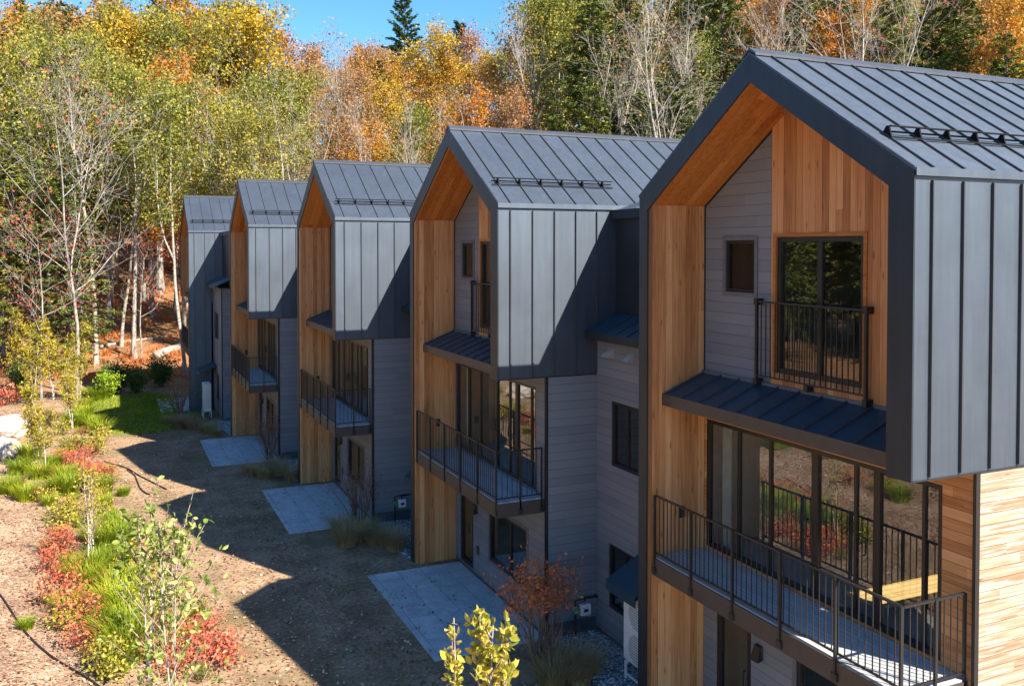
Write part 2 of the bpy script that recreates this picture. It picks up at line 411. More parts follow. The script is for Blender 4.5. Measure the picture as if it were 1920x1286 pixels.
def wall_cols(mb, d0, d1, s0, s1, zlo, top, openings=(), extra=()):
    """upright wall between s0 and s1 with rectangular openings and a (sloping) top, built of butted columns"""
    br = {s0, s1}
    for o in openings: br |= {o[0], o[1]}
    br |= {e for e in extra if s0 < e < s1}
    br = sorted(br)
    tf = top if callable(top) else (lambda s: top)
    for a, b in zip(br[:-1], br[1:]):
        m = (a + b) / 2
        z = zlo
        for o in sorted([o for o in openings if o[0] < m < o[1]], key=lambda o: o[2]):
            if o[2] > z + 1e-4: mb.box((d0, a, z), (d1, b, o[2]))
            z = o[3]
        mb.prism_d([(a, z), (b, z), (b, tf(b)), (a, tf(a))], d0, d1)

def window(parent, fn, d, s0, s1, z0, z1, name='window', mull=(), rails=(), fw=0.06, trim=False, handles=(), depth=0.09, label=None, fmat=None):
    m = MB(fn)
    m.box((d, s0, z0), (d + depth, s0 + fw, z1)); m.box((d, s1 - fw, z0), (d + depth, s1, z1))
    m.box((d, s0 + fw, z0), (d + depth, s1 - fw, z0 + fw)); m.box((d, s0 + fw, z1 - fw), (d + depth, s1 - fw, z1))
    for s, ww in mull: m.box((d + .012, s - ww / 2, z0 + fw), (d + depth - .01, s + ww / 2, z1 - fw))
    o = m.build(name, fmat or M['frame'], parent, .004)
    if label: o['label'] = label
    g = MB(fn); es = [s0 + fw] + sorted(x for s, ww in mull for x in (s - ww / 2, s + ww / 2)) + [s1 - fw]
    for k in range(0, len(es) - 1, 2):
        dd = d + .04 + (.012 if (k // 2) % 2 else 0)
        g.add([(dd, es[k], z0 + fw), (dd, es[k + 1], z0 + fw), (dd, es[k + 1], z1 - fw), (dd, es[k], z1 - fw)], [(0, 1, 2, 3)])
    g.build('pane', M['glass_low'] if name == 'window' and trim and z0 > 6 else M['glass'], o)
    if trim:
        t = MB(fn); tw = .07
        t.box((d - .025, s0 - tw, z0 - tw), (d + .05, s0 - .001, z1 + tw)); t.box((d - .025, s1 + .001, z0 - tw), (d + .05, s1 + tw, z1 + tw))
        t.box((d - .025, s0 - .001, z0 - tw), (d + .05, s1 + .001, z0 - .001)); t.box((d - .025, s0 - .001, z1 + .001), (d + .05, s1 + .001, z1 + tw))
        t.build('window_trim', M['trim'], o, .004)
    for s in handles:
        h = MB(fn); zc = z0 + 1.02
        h.tube([(d - .005, s, zc - .13), (d - .05, s, zc - .12), (d - .055, s, zc), (d - .05, s, zc + .12), (d - .005, s, zc + .13)], .013, 6)
        h.build('handle', M['black'], o)
    return o

def railing(parent, fn, path, z0, z1, name, spacing=0.115, post_at=()):
    """steel railing along a list of (d,s) points"""
    m = MB(fn)
    for (a, b) in zip(path[:-1], path[1:]):
        m.beam((a[0], a[1], z1), (b[0], b[1], z1), .038, .028)
        m.beam((a[0], a[1], z0), (b[0], b[1], z0), .03, .022)
        L = math.dist(a, b); n = max(1, round(L / spacing))
        for k in range(1, n):
            x = a[0] + (b[0] - a[0]) * k / n; y = a[1] + (b[1] - a[1]) * k / n
            m.box((x - .0065, y - .0065, z0 + .012), (x + .0065, y + .0065, z1 - .016))
    return m.build(name, M['black'], parent)

def seams_side(mb, s_face, sign, d_list, z0, z1, h=.035):
    for d in d_list: mb.box((d - .011, s_face, z0), (d + .011, s_face + sign * h, z1))

def house(idx, label, X, Y, mirror=False, end=False, wall_to_ground=False, wing_d=2.28, grp='gabled townhouses in a row'):
    root = empty('townhouse', (X, Y, 0)); tag(root, label, 'house', grp)
    fn = (lambda p: (p[0], W - p[1], p[2])) if mirror else None
    N = lambda: MB(fn)
    # --- roof: two slopes with seams, ridge cap and eave trim
    r = N(); th = .035
    for sgn in (-1, 1):
        e = W / 2 + sgn * (W / 2 + .03)
        zz = roof_z(e) if False else HP - KS * (W / 2 + .03)
        r.prism_d([(W / 2, HP), (e, zz), (e, zz - th), (W / 2, HP - th)], -.03, DEP + .05)
    roof = r.build('roof', M['metal'], root)
    sm = N()
    dl = [.26 + .505 * k for k in range(int((DEP - .3) / .505))]
    for d in dl:
        for sgn in (-1, 1):
            e = W / 2 + sgn * (W / 2 + .028); zz = HP - KS * (W / 2 + .028)
            sm.beam((d, W / 2 + sgn * .07, HP - KS * .07 + .012), (d, e, zz + .008), .022, .04)
    sm.build('seam', M['seam'], roof)
    rc = N()
    for sgn in (-1, 1):
        rc.prism_d([(W / 2, HP + .055), (W / 2 + sgn * .14, HP + .055 - KS * .14), (W / 2 + sgn * .14, HP + .02 - KS * .14), (W / 2, HP + .02)], -.035, DEP + .06)
    rc.build('ridge_cap', M['seam'], roof)
    for s0, sg in ((0, -1), (W, 1)):
        zz = HP - KS * (W / 2 + .03)
        ev = N(); ev.box((-.03 if sg < 0 else .12, s0 + sg * .031, zz - .085), (DEP, s0 + sg * (.045 if sg < 0 else .15), zz + .012)); ev.build('eave_trim', M['metal'], roof)  # far trim widened, hidden from view, to raise its shadow on the next house
    # --- near side metal cladding (stops at overhang) and its seams
    sw = N(); zt = HE - .10
    zb = 0 if wall_to_ground else HB
    sw.box((.0, 0, zb), (DEP, T - .03, zt))
    side = sw.build('side_wall', M['metal'], root)
    ss = N(); seams_side(ss, -.001, -1, [.26 + .505 * k for k in range(int((DEP - .3) / .505))], zb + .02, zt - .05)
    ss.build('seam', M['seam'], side)
    fl = N(); fl.box((-.008, -.012, zb - .02), (DEP, T - .03, zb - .001)); fl.build('drip_edge', M['fascia'], side)
    # --- far side wall: full height, or only the upper part on the mirrored end house
    fw = N(); zf = HB if wall_to_ground else 0
    fw.box((.0, W - T + .03, zf), (DEP, W, zt)); far = fw.build('side_wall', M['metal'], root)
    ss = N(); seams_side(ss, W + .001, 1, [.26 + .505 * k for k in range(int((DEP - .3) / .505))], zf + .02, zt - .05); ss.build('seam', M['seam'], far)
    # --- front fascia band around the gable
    f = N(); a, b = -.028, -.003
    zn, zf_ = (0.0, HB) if wall_to_ground else (HB, 0.0)
    zi = in_z(T)
    f.prism_d([(-.008, zn - .02), (T, zn - .02), (T, zi), (-.008, HE + .0)], a, b)
    f.prism_d([(-.008, HE), (T, zi), (W / 2, HPI), (W / 2, HP - .012)], a, b)
    f.prism_d([(W + .008, HE), (W - T, zi), (W / 2, HPI), (W / 2, HP - .012)], a, b)
    f.prism_d([(W + .008, zf_ - .0), (W - T * .62, zf_), (W - T * .62, zi - .1), (W - T, zi), (W + .008, HE)], a, b)
    # returns that hide the slab edges
    f.box((a, W - T * .62 - .02, zf_), (.05, W - T * .62 - .001, zi - .12))
    f.build('front_fascia', M['fascia'], root)
    # --- soffit and gable inner boards
    so_ = N()
    for sg in (-1, 1):
        e = W / 2 + sg * (W / 2 - T)
        so_.prism_d([(W / 2, HPI), (e, in_z(e)), (e, in_z(e) + .06), (W / 2, HPI + .06)], -.002, DW + .05)
    so_.build('soffit', M['cedar_soffit'], root)
    fl_ = N()
    for sg in (-1, 1):          # fill between soffit and roof
        e = W / 2 + sg * (W / 2 - .005)
        fl_.prism_d([(W / 2, HP - th - .002), (e, roof_z(e) - th - .002), (e, in_z(e) + .062), (W / 2, HPI + .062)], .0, DEP)
    fl_.build('roof_deck', M['fascia'], root)
    pn = N(); pn.box((-.002, W - T * .62 - .021 - .12, zf), (DW + .04, W - T * .62 - .021, in_z(W - T) - .002))
    pn.build('wood_side_panel', M['cedar_x'], root)
    pw = W - T * .62 - .021 - .12            # inner face of the wooden side panel
    pn = N(); pn.box((-.002, T - .029, HB + .002), (DW + .04, T, in_z(T) - .002)); pn.build('wood_side_panel', M['cedar_x'], root)
    # --- upper gable: grey siding part and cedar part
    g = N(); wn = (4.06, 4.80, 7.48, 8.33)
    wall_cols(g, DW, DW + .12, 3.645, pw - .001, 5.6, lambda s: in_z(s) - .003, [wn])
    g.build('gable_wall', M['siding'], root)
    tr = N(); e1 = pw - .001
    tr.prism_d([(3.63, in_z(3.63) - .003), (e1, in_z(e1) - .003), (e1, in_z(e1) - .035), (3.63, in_z(3.63) - .035)], DW - .02, DW - .003)
    tr.box((DW - .02, e1 - .02, 6.08), (DW - .003, e1, in_z(e1) - .04))
    tr.build('gable_trim', M['black'], root)
    g = N(); dr = (1.74, 3.56, 6.27, 8.40)
    wall_cols(g, DW - .03, DW + .12, T + .002, 3.64, 6.02, lambda s: in_z(s) - .004, [dr], [W / 2])
    g.build('wood_gable_panel', M['cedar_y'], root)
    window(root, fn, DW + .0, wn[0], wn[1], wn[2], wn[3], fw=.055, trim=True)
    o = window(root, fn, DW - .01, dr[0] + .03, dr[1] - .03, dr[2], dr[3] - .03, 'balcony_door', [(2.64, .10)], fw=.075, handles=(2.74,))
    cs = N(); cs.box((DW - .045, dr[0] - .035, dr[2]), (DW + .02, dr[0] + .028, dr[3] + .03)); cs.box((DW - .045, dr[1] - .028, dr[2]), (DW + .02, dr[1] + .035, dr[3] + .03))
    cs.box((DW - .045, dr[0] + .029, dr[3] - .028), (DW + .02, dr[1] - .029, dr[3] + .03)); cs.build('door_casing', M['cedar_soffit'], o)
    # juliet balcony
    jd = DW - .13
    jr = railing(root, fn, [(jd, 1.62), (jd, 3.86)], 6.20, 7.36, 'juliet_railing', .105)
    for s_ in (1.62, 3.86):
        p = N(); p.box((jd - .022, s_ - .022, 6.05), (jd + .022, s_ + .022, 7.40)); p.build('post', M['black'], jr)
    for s_, z_ in ((1.62, 7.36), (1.62, 6.10), (2.74, 6.14), (3.86, 7.36), (3.86, 6.10)):
        p = N(); p.box((jd - .035, s_ - .04, z_ - .05), (DW - .032, s_ + .04, z_ + .05)); p.build('bracket', M['black'], jr, .004)
    # --- canopy roof over the middle balcony
    c = N(); s0, s1 = T + .004, pw - .003
    c.prism_s([(.22, 5.72), (DW - .035, 6.05), (DW - .035, 6.00), (.22, 5.66)], s0, s1)
    can = c.build('canopy', M['canopy'], root)
    c = N()
    for k in range(11):
        s_ = s0 + .25 + k * .47
        if s_ < s1 - .05: c.beam((.225, s_, 5.735), (DW - .036, s_, 6.063), .022, .035)
    c.build('seam', M['seam'], can)
    c = N(); c.box((.20, s0, 5.53), (.218, s1, 5.725)); c.box((.219, s0, 5.53), (DW - .003, s1, 5.545)); c.build('canopy_fascia', M['bronze'], can)
    c = N(); c.box((DW - .06, s0, 6.03), (DW - .031, s1, 6.09)); c.build('flashing', M['trim'], can)
    # --- middle storey: front wall strip and the big sliding door
    sl = (.50, pw - .05, 3.02, 5.24)
    fr = N(); wall_cols(fr, DW + .01, DW + .16, .02, pw - .001, 2.55, 5.525, [sl])
    fr.build('front_wall', M['cedar_hy'] if end else M['siding'], root)
    o = window(root, fn, DW + .02, sl[0], sl[1], sl[2], sl[3], 'sliding_door', [(.80, .05), (1.57, .11), (1.95, .05), (2.74, .13), (3.72, .06), (4.5, .05)], fw=.07, handles=(1.87, 2.64, 2.84))
    # near corner post + lower near side wall
    cp = N(); cp.box((DW - .02, .0, 0), (DW + .05, .045, HB - .022)); cp.build('corner_trim', M['black'], root)
    lw = N()
    if end:  # unseen slot added in the side wall to let sun onto the low table
        lw.box((DW + .052, .012, .30), (2.2, .16, HB - .022)); lw.box((4.4, .012, .30), (DEP, .16, HB - .022)); lw.box((2.2, .012, .30), (4.4, .16, 4.8)); lw.box((2.2, .012, 5.44), (4.4, .16, HB - .022))
    else: lw.box((DW + .052, .012, .30), (DEP, .16, HB - .022))
    lw.build('lower_side_wall', M['cedar_h'] if end else M['siding_x'], root)
    ft = N(); ft.box((DW + .03, .03, -.3), (DEP, .16, .298)); ft.box((DW + .03, .161, -.3), (DW + .16, pw, .10)); ft.build('foundation', M['concrete'], root)
    # --- ground storey
    gd = (4.12, 5.02, .12, 2.05); gw = (.95, 3.08, .72, 2.02)
    lo = N(); wall_cols(lo, DW + .01, DW + .16, .047, pw - .001, .101, 2.549, [gd, gw]); lo.build('ground_floor_wall', M['siding'], root)
    window(root, fn, DW + .02, *gd, 'patio_door', [], fw=.10, handles=(4.26,))
    window(root, fn, DW + .02, *gw, mull=[(1.9, .07)], fw=.07, trim=True)
    lp = N(); lp.add([(DW + .009, 3.82, 1.62), (DW + .009, 3.98, 1.62), (DW + .009, 3.98, 1.84), (DW + .009, 3.82, 1.84), (DW - .12, 3.80, 1.60), (DW - .12, 4.0, 1.60), (DW - .06, 3.96, 1.84), (DW - .06, 3.84, 1.84)],
                     [(0, 1, 2, 3), (4, 5, 6, 7), (0, 1, 5, 4), (2, 3, 7, 6), (0, 3, 7, 4), (1, 2, 6, 5)])
    lp.build('wall_lamp', M['black'], root, .004)
    vt = N(); vt.box((DW - .02, 3.72, .62), (DW + .009, 3.86, .82)); vt.build('outlet_cover', M['bronze'], root, .005)
    vt = N(); vt.box((.55, pw - .02, 3.55), (.66, pw - .001, 3.75)); vt.build('outlet_cover', M['black'], root, .003)
    # --- balcony
    dk = N(); dk.box((.03, .12, 2.93), (DW + .005, pw - .01, 2.97)); bal = dk.build('balcony', M['decking'], root)
    fb = N(); fb.box((.0, .10, 2.66), (.029, pw - .01, 2.95)); fb.box((.03, .10, 2.66), (DW, .118, 2.95)); fb.box((.03, .12, 2.66), (DW, pw - .01, 2.70))
    fb.build('balcony_fascia', M['bronze'], bal)
    rl = railing(bal, fn, [(.02, pw - .10), (.02, .13), (DW - .04, .13)], 3.05, 4.02, 'railing', .112)
    nP = 6
    pp = [pw - .10 - (pw - .23) * k / (nP - 1) for k in range(nP)]
    for s_ in pp:
        p = N(); p.box((-.025, s_ - .016, 2.80), (.018, s_ + .016, 4.03)); p.box((-.03, s_ - .05, 2.70), (-.001, s_ + .05, 2.80))
        p.build('post', M['black'], rl)
    for d_ in (DW * .5, DW - .05):
        p = N(); p.box((d_ - .016, .10, 2.80), (d_ + .016, .135, 4.03)); p.box((d_ - .045, .075, 2.70), (d_ + .045, .099, 2.80)); p.build('post', M['black'], rl)
    # --- rooms behind the glass
    rm = N(); i0, i1 = .17, W - T + .02; q0 = DW + .165; q1 = 6.5
    for z0, z1, ttop in ((.10, 2.60, None), (2.98, 5.60, None), (6.1, 8.8, None)):
        for pl in ([(q0, i0, z0), (q1, i0, z0), (q1, i1, z0), (q0, i1, z0)], [(q0, i0, z1), (q1, i0, z1), (q1, i1, z1), (q0, i1, z1)], [(q1, i0, z0), (q1, i1, z0), (q1, i1, z1), (q1, i0, z1)],
                   [(q0, i1, z0), (q1, i1, z0), (q1, i1, z1), (q0, i1, z1)]):
            rm.add(pl, [(0, 1, 2, 3)])
        if not (end and z0 > 2 and z0 < 4): rm.add([(q0, i0, z0), (q1, i0, z0), (q1, i0, z1), (q0, i0, z1)], [(0, 1, 2, 3)])
    rm.build('interior_wall', M['room'], root, recalc=False)
    cu = N()
    n = 14
    for k in range(n):
        a0 = pw - .42 + .24 * k / n; a1 = pw - .42 + .24 * (k + 1) / n
        cu.add([(DW + .26 + .03 * (k % 2), a0, 3.02), (DW + .26 + .03 * ((k + 1) % 2), a1, 3.02), (DW + .26 + .03 * ((k + 1) % 2), a1, 5.3), (DW + .26 + .03 * (k % 2), a0, 5.3)], [(0, 1, 2, 3)])
    cu.build('curtain', M['curtain'], root)
    # --- back wall
    bw = N(); bw.prism_d([(.0, .0), (W, 0), (W, zt), (W / 2, HP - .12), (0, zt)], DEP - .1, DEP - .002); bw.build('back_wall', M['siding'], root)
    # --- snow guard near the eave
    g0, g1 = (.12, 3.02) if not end else (.26, 5.6)
    sgz = lambda s: HP - KS * (W / 2 - s)
    sg = N(); s_ = .64
    for dh, ds in ((.075, .03), (.135, -.03)):
        sg.cyl((g0, s_ + ds, sgz(s_) + dh), (g1, s_ + ds, sgz(s_) + dh), .012, 8)
    sg.beam((g0 - .02, s_ - .06, sgz(s_ - .06) + .035), (g1, s_ - .06, sgz(s_ - .06) + .035), .02, .02)
    guard = sg.build('snow_guard', M['matte_black'], root)
    for d in dl:
        if g0 - .05 < d < g1:
            b = N(); b.prism_d([(s_ - .06, sgz(s_ - .06) + .03), (s_ + .07, sgz(s_ + .07) + .03), (s_ + .02, sgz(s_) + .14), (s_ - .02, sgz(s_) + .14)], d - .012, d + .012)
            b.build('bracket', M['matte_black'], guard)
    # --- patio
    pt = N(); pt.box((-1.38, .02, -.25), (DW + .005, pw - .3, .02))
    po = pt.build('patio', M['paver'], None); po.location = (X, Y, 0); tag(po, ['grey paver patio'][0], kind='structure')
    return root

LAB = ['nearest gabled townhouse, at the right, whole front with juliet balcony in view',
       'second gabled townhouse from the camera, beside the rust-leaved shrub',
       'third gabled townhouse from the camera, in the middle of the row',
       'fourth gabled townhouse, the second last before the woods',
       'farthest gabled townhouse, end of the row, grey metal side reaching the ground']
HX = [i * STEP_X for i in range(5)]; HY = [0, STEP_Y, 2 * STEP_Y, 3 * STEP_Y, 40.39]
for i in range(4): house(i, LAB[i], HX[i], HY[i], end=(i == 0))
house(4, LAB[4], HX[4], HY[4], mirror=False, wall_to_ground=True)

# ------------------------------------------------------------------ wings that join the houses
def wing(label, X, Y0, Y1, ext_y=None):
    root = empty('connecting_wing', (X, Y0, 0)); tag(root, label, 'house wing', 'recessed wings between the townhouses')
    L = Y1 - Y0; a = .002; b = L - .002
    dl, du = 1.11, 1.57
    w1 = (b - 1.75, b - .52, .70, 2.05); w2 = (b - 1.75, b - .62, 3.70, 5.04)
    m = MB(); wall_cols(m, dl, dl + .14, a, b, .10, 6.40, [w1, w2]); m.build('lower_wall', M['siding'], root)
    window(root, None, dl + .02, *w1, fw=.07, mull=[(w1[0] + .6, .06)]); window(root, None, dl + .02, *w2, fw=.07, mull=[(w2[0] + .55, .06)])
    m = MB(); m.box((dl + .02, a, -.3), (dl + .14, b, .099)); m.build('foundation', M['concrete'], root)
    w3 = (a + 1.1, a + 1.9, 7.0, 8.4)
    m = MB(); wall_cols(m, du, du + .12, a, b, 6.2, 8.98, [w3]); m.build('upper_wall', M['fascia'], root)
    window(root, None, du + .02, *w3, fw=.07)
    m = MB(); m.prism_s([(1.46, 9.0), (6.2, 10.45), (6.2, 10.3), (1.46, 8.88)], a, b); rf = m.build('roof', M['metal'], root)
    m = MB()
    for k in range(1, int(L / .5)): m.beam((1.47, a + k * .5, 9.02), (6.2, a + k * .5, 10.47), .022, .035)
    m.build('seam', M['seam'], rf)
    m = MB(); m.box((1.44, a, 8.83), (1.458, b, 9.02)); m.build('eave_trim', M['fascia'], rf)
    m = MB(); m.prism_s([(.83, 6.46), (du - .002, 6.80), (du - .002, 6.74), (.83, 6.40)], a, b); cn = m.build('canopy', M['canopy'], root)
    m = MB()
    for k in range(1, int(L / .45)): m.beam((.835, a + k * .45, 6.475), (du - .003, a + k * .45, 6.815), .022, .03)
    m.build('seam', M['seam'], cn)
    m = MB(); m.box((.81, a, 6.30), (.828, b, 6.465)); m.box((.829, a, 6.30), (dl - .002, b, 6.315)); m.build('canopy_fascia', M['fascia'], cn)
    for s_ in (b - .62, b - 1.45):
        m = MB(); m.add([(dl - .003, s_ - .10, 6.16), (dl - .003, s_ + .10, 6.16), (dl - .20, s_ + .10, 5.96), (dl - .20, s_ - .10, 5.96), (dl - .003, s_ - .10, 5.93), (dl - .003, s_ + .10, 5.93)],
                        [(0, 1, 2, 3), (2, 3, 4, 5), (0, 3, 4), (1, 2, 5), (0, 1, 5, 4)])
        m.build('vent_hood', M['acgrille'], root)
    m = MB(); y0 = b - 2.75; m.prism_s([(.36, 1.80), (dl - .002, 2.18), (dl - .002, 2.10), (.36, 1.72)], y0, y0 + 1.05)
    m.box((.35, y0, 1.60), (.366, y0 + 1.05, 1.80)); m.build('door_hood', M['canopy'], root)
    # dark rooms behind the windows
    m = MB()
    for z0, z1 in ((.1, 2.6), (3.0, 5.6)):
        for pl in ([(dl + .15, a, z0), (5, a, z0), (5, b, z0), (dl + .15, b, z0)], [(dl + .15, a, z1), (5, a, z1), (5, b, z1), (dl + .15, b, z1)], [(5, a, z0), (5, b, z0), (5, b, z1), (5, a, z1)]): m.add(pl, [(0, 1, 2, 3)])
    m.build('interior_wall', M['room'], root, recalc=False)
    return root
WL = ['recessed grey wing between the nearest and second townhouses, heat pump at its foot',
      'recessed wing between the second and third townhouses, mostly hidden',
      'recessed wing between the third and fourth townhouses, mostly hidden']
for i in range(3): wing(WL[i], HX[i], HY[i] + W, HY[i + 1])

def far_wing():
    X, Y = HX[4], 36.88
    root = empty('connecting_wing', (X, Y, 0)); tag(root, 'grey wing with a small canopy joining the farthest and fourth townhouses', 'house wing', 'recessed wings between the townhouses')
    L = HY[4] - Y - .002; d = 1.16
    w2 = (1.25, 3.1, 3.72, 5.03); w1 = (1.25, 2.3, .70, 2.05)
    m = MB(); wall_cols(m, d, d + .14, .0, L, .10, 6.30, [w1, w2]); m.build('lower_wall', M['siding'], root)
    window(root, None, d + .02, *w2, fw=.07, mull=[(2.1, .06)]); window(root, None, d + .02, *w1, fw=.07)
    m = MB(); m.box((d + .02, 0, -.3), (8, L, .099)); m.build('foundation', M['concrete'], root)
    m = MB(); m.box((d + .142, .0, .10), (8, .14, 6.3)); m.build('lower_side_wall', M['siding_x'], root)
    m = MB(); m.box((d + .5, -3.55, .0), (d + .64, -.001, 6.3)); m.build('recessed_wall', M['siding'], root)
    m = MB(); m.box((d + .45, -3.55, 6.31), (d + .57, L, 9.0)); m.build('upper_wall', M['fascia'], root)
    m = MB(); m.prism_s([(d + .36, 9.02), (6.2, 10.45), (6.2, 10.3), (d + .36, 8.9)], -3.55, L); rf = m.build('roof', M['metal'], root)
    m = MB(); m.box((d + .34, -3.55, 8.83), (d + .358, L, 9.04)); m.build('eave_trim', M['fascia'], rf)
    m = MB(); m.prism_s([(d - .30, 6.46), (d + .448, 6.80), (d + .448, 6.74), (d - .30, 6.40)], -.35, L); m.box((d - .32, -.35, 6.30), (d - .302, L, 6.465)); m.build('canopy', M['canopy'], root)
    m = MB(); m.prism_s([(d - .85, 2.15), (d - .002, 2.45), (d - .002, 2.38), (d - .85, 2.08)], L - 1.5, L); m.box((d - .87, L - 1.5, 1.97), (d - .852, L, 2.155)); m.build('door_hood', M['canopy'], root)
    m = MB(); m.box((d - .003, -.012, .1), (d + .05, -.001, 6.28)); m.build('corner_trim', M['black'], root)
far_wing()

# ------------------------------------------------------------------ small equipment
def heat_pump(label, x, y, rz=0):
    r = empty('heat_pump', (x, y, 0), rz); tag(r, label, 'heat pump', 'outdoor heat pumps')
    m = MB(); m.box((-.17, -.47, .36), (.17, .47, 1.66)); m.build('cabinet', M['white'], r, .02)
    for zc in (.68, 1.32):
        g = MB()
        for k in range(11):
            rr = .27 * math.cos(math.asin(min(1, abs(-1 + 2 * (k + .5) / 11))))
            g.box((-.185, -rr, zc - .27 + .54 * (k + .5) / 11 - .008), (-.171, rr, zc - .27 + .54 * (k + .5) / 11 + .008))
        g.build('fan_grille', M['acgrille'], r)
    g = MB()
    for k in range(26): g.box((-.15, -.485, .50 + k * .047), (.15, -.471, .52 + k * .047))
    g.build('louvre_panel', M['acgrille'], r)
    s = MB()
    for yy in (-.36, .36):
        s.box((-.2, yy - .02, .31), (.2, yy + .02, .355))
        for xx in (-.18, .18): s.box((xx - .02, yy - .02, -.05), (xx + .02, yy + .02, .309))
    s.box((-.2, -.34, .10), (-.16, .34, .13)); s.build('stand', M['white'], r)
heat_pump('white two-fan heat pump on a stand below the wing beside the nearest house', .72, 6.72, rad(0))
heat_pump('white heat pump on a stand beside the farthest townhouse', -4.1, 38.3, rad(0))

def gas_meter(label, x, y):
    r = empty('gas_meter', (x, y, 0)); tag(r, label, 'gas meter', 'gas meters on side walls')
    m = MB(); m.box((-.12, -.17, .42), (.12, -.05, .66)); m.build('meter_box', M['white'], r, .02)
    m = MB(); m.box((-.05, -.176, .50), (.05, -.171, .57)); m.build('dial', M['black'], r)
    m = MB(); m.tube([(-.22, -.1, .0), (-.22, -.1, .75), (.0, -.1, .78), (.3, -.1, .76), (.3, -.01, .76)], .022, 8); m.tube([(.0, -.1, .78), (.0, -.1, .66)], .02, 8); m.build('pipe', M['black'], r)
    m = MB(); m.tube([(-.22, -.16, .55), (-.22, -.10, .55), (-.22, -.04, .55)], [.07, .085, .07], 10); m.build('regulator', M['green_paint'], r)
gas_meter('white gas meter on the shaded side wall of the second townhouse', HX[1] + 1.95, HY[1])
gas_meter('white gas meter on the shaded side wall of the third townhouse', HX[2] + 1.95, HY[2])

def table():
    r = empty('low_table', (2.15, 1.95, 2.985)); tag(r, 'low pale wooden table behind the glass doors of the nearest house', 'table')
    m = MB(); m.box((-.88, -.30, .23), (.88, .32, .28)); m.build('tabletop', M['tablewood'], r, .005)
    for x in (-.78, .78):
        for y in (-.22, .24):
            m = MB(); m.box((x - .04, y - .04, .003), (x + .04, y + .04, .229)); m.build('leg', M['tablewood'], r)
table()

def gravel():
    def sheet(name, poly):
        m = MB(); m.add([(x, y, .012) for x, y in poly], [tuple(range(len(poly)))]); return m.build(name, M['gravel'])
    t = NT('grey gravel'); t.set(Roughness=.9); p = t.pos()
    v = t.n('ShaderNodeTexVoronoi'); v.inputs['Scale'].default_value = 22; t.l(p, v.inputs['Vector']); sx = t.n('ShaderNodeSeparateXYZ'); t.l(v.outputs['Color'], sx.inputs[0])
    t.l(t.ramp(sx.outputs[0], [(0, (.05, .055, .06)), (.5, (.16, .17, .18)), (1, (.55, .56, .56))]), t.b.inputs['Base Color']); t.bump(v.outputs['Distance'], -.8, .03); M['gravel'] = t.m
    rng = np.random.default_rng(5)
    for i in range(4):
        x0, y0 = HX[i], HY[i] + W; y1 = HY[i + 1] if i < 3 else 36.88
        o = sheet('gravel_bed', [(x0 - .1, y0), (x0 + 1.2, y0), (x0 + 1.2, y1), (x0 + .1, y1), (x0 - .4, y1 - .9)]); tag(o, 'grey gravel strip at the foot of the wing', kind='structure')
    # pebbles lying on the strips
    n = 5200; V = []; Fq = []
    base = np.array([(-1, 0, 0), (1, 0, 0), (0, -1, 0), (0, 1, 0), (0, 0, 1.)])
    k = 0
    for i in range(4):
        y0 = HY[i] + W; y1 = HY[i + 1] if i < 3 else 36.88
        for _ in range(n // 4):
            x = HX[i] + rng.uniform(-.15, 1.1); y = rng.uniform(y0 + .03, y1 - .03)
            s = rng.uniform(.012, .038); a = rng.uniform(0, 6.3); c, sn = math.cos(a), math.sin(a)
            vv = base * [s, s * rng.uniform(.6, 1), s * .7]; vv = np.c_[vv[:, 0] * c - vv[:, 1] * sn + x, vv[:, 0] * sn + vv[:, 1] * c + y, vv[:, 2] + .012]
            V.append(vv); Fq += [(k, k + 2, k + 4, k + 4), (k + 2, k + 1, k + 4, k + 4), (k + 1, k + 3, k + 4, k + 4), (k + 3, k, k + 4, k + 4)]; k += 5
    m = bpy.data.meshes.new('pebbles'); m.from_pydata(np.concatenate(V).tolist(), [], [f[:3] for f in Fq])
    t = NT('pebble stone'); t.set(Roughness=.85)
    r = t.n('ShaderNodeNewGeometry').outputs['Random Per Island']; t.l(t.ramp(r, [(0, (.08, .085, .09)), (.6, (.28, .29, .30)), (1, (.75, .75, .74))]), t.b.inputs['Base Color'])
    m.materials.append(t.m); tag(mesh_obj('pebbles', m), 'loose grey and white pebbles along the wings', 'pebbles', kind='stuff')
gravel()

# ------------------------------------------------------------------ plants
def quads(P, size, rng, asp=0.62, flat=None, droop=None):
    """leaf-shaped quads (diamonds) at points P"""
    n = len(P); s = size * rng.uniform(.65, 1.3, n)[:, None]
    a = rng.normal(size=(n, 3)); 
    if droop is not None: a = a * .6 + droop
    a /= np.linalg.norm(a, axis=1)[:, None]
    b = rng.normal(size=(n, 3))
    if flat is not None: b[:, 2] *= flat
    b -= a * (a * b).sum(1)[:, None]; b /= np.linalg.norm(b, axis=1)[:, None] + 1e-9
    V = np.stack([P - a * s * .5, P + b * s * asp * .5 + a * s * .05, P + a * s * .5, P - b * s * asp * .5 + a * s * .05], 1).reshape(-1, 3)
    return V, np.arange(4 * n).reshape(n, 4)

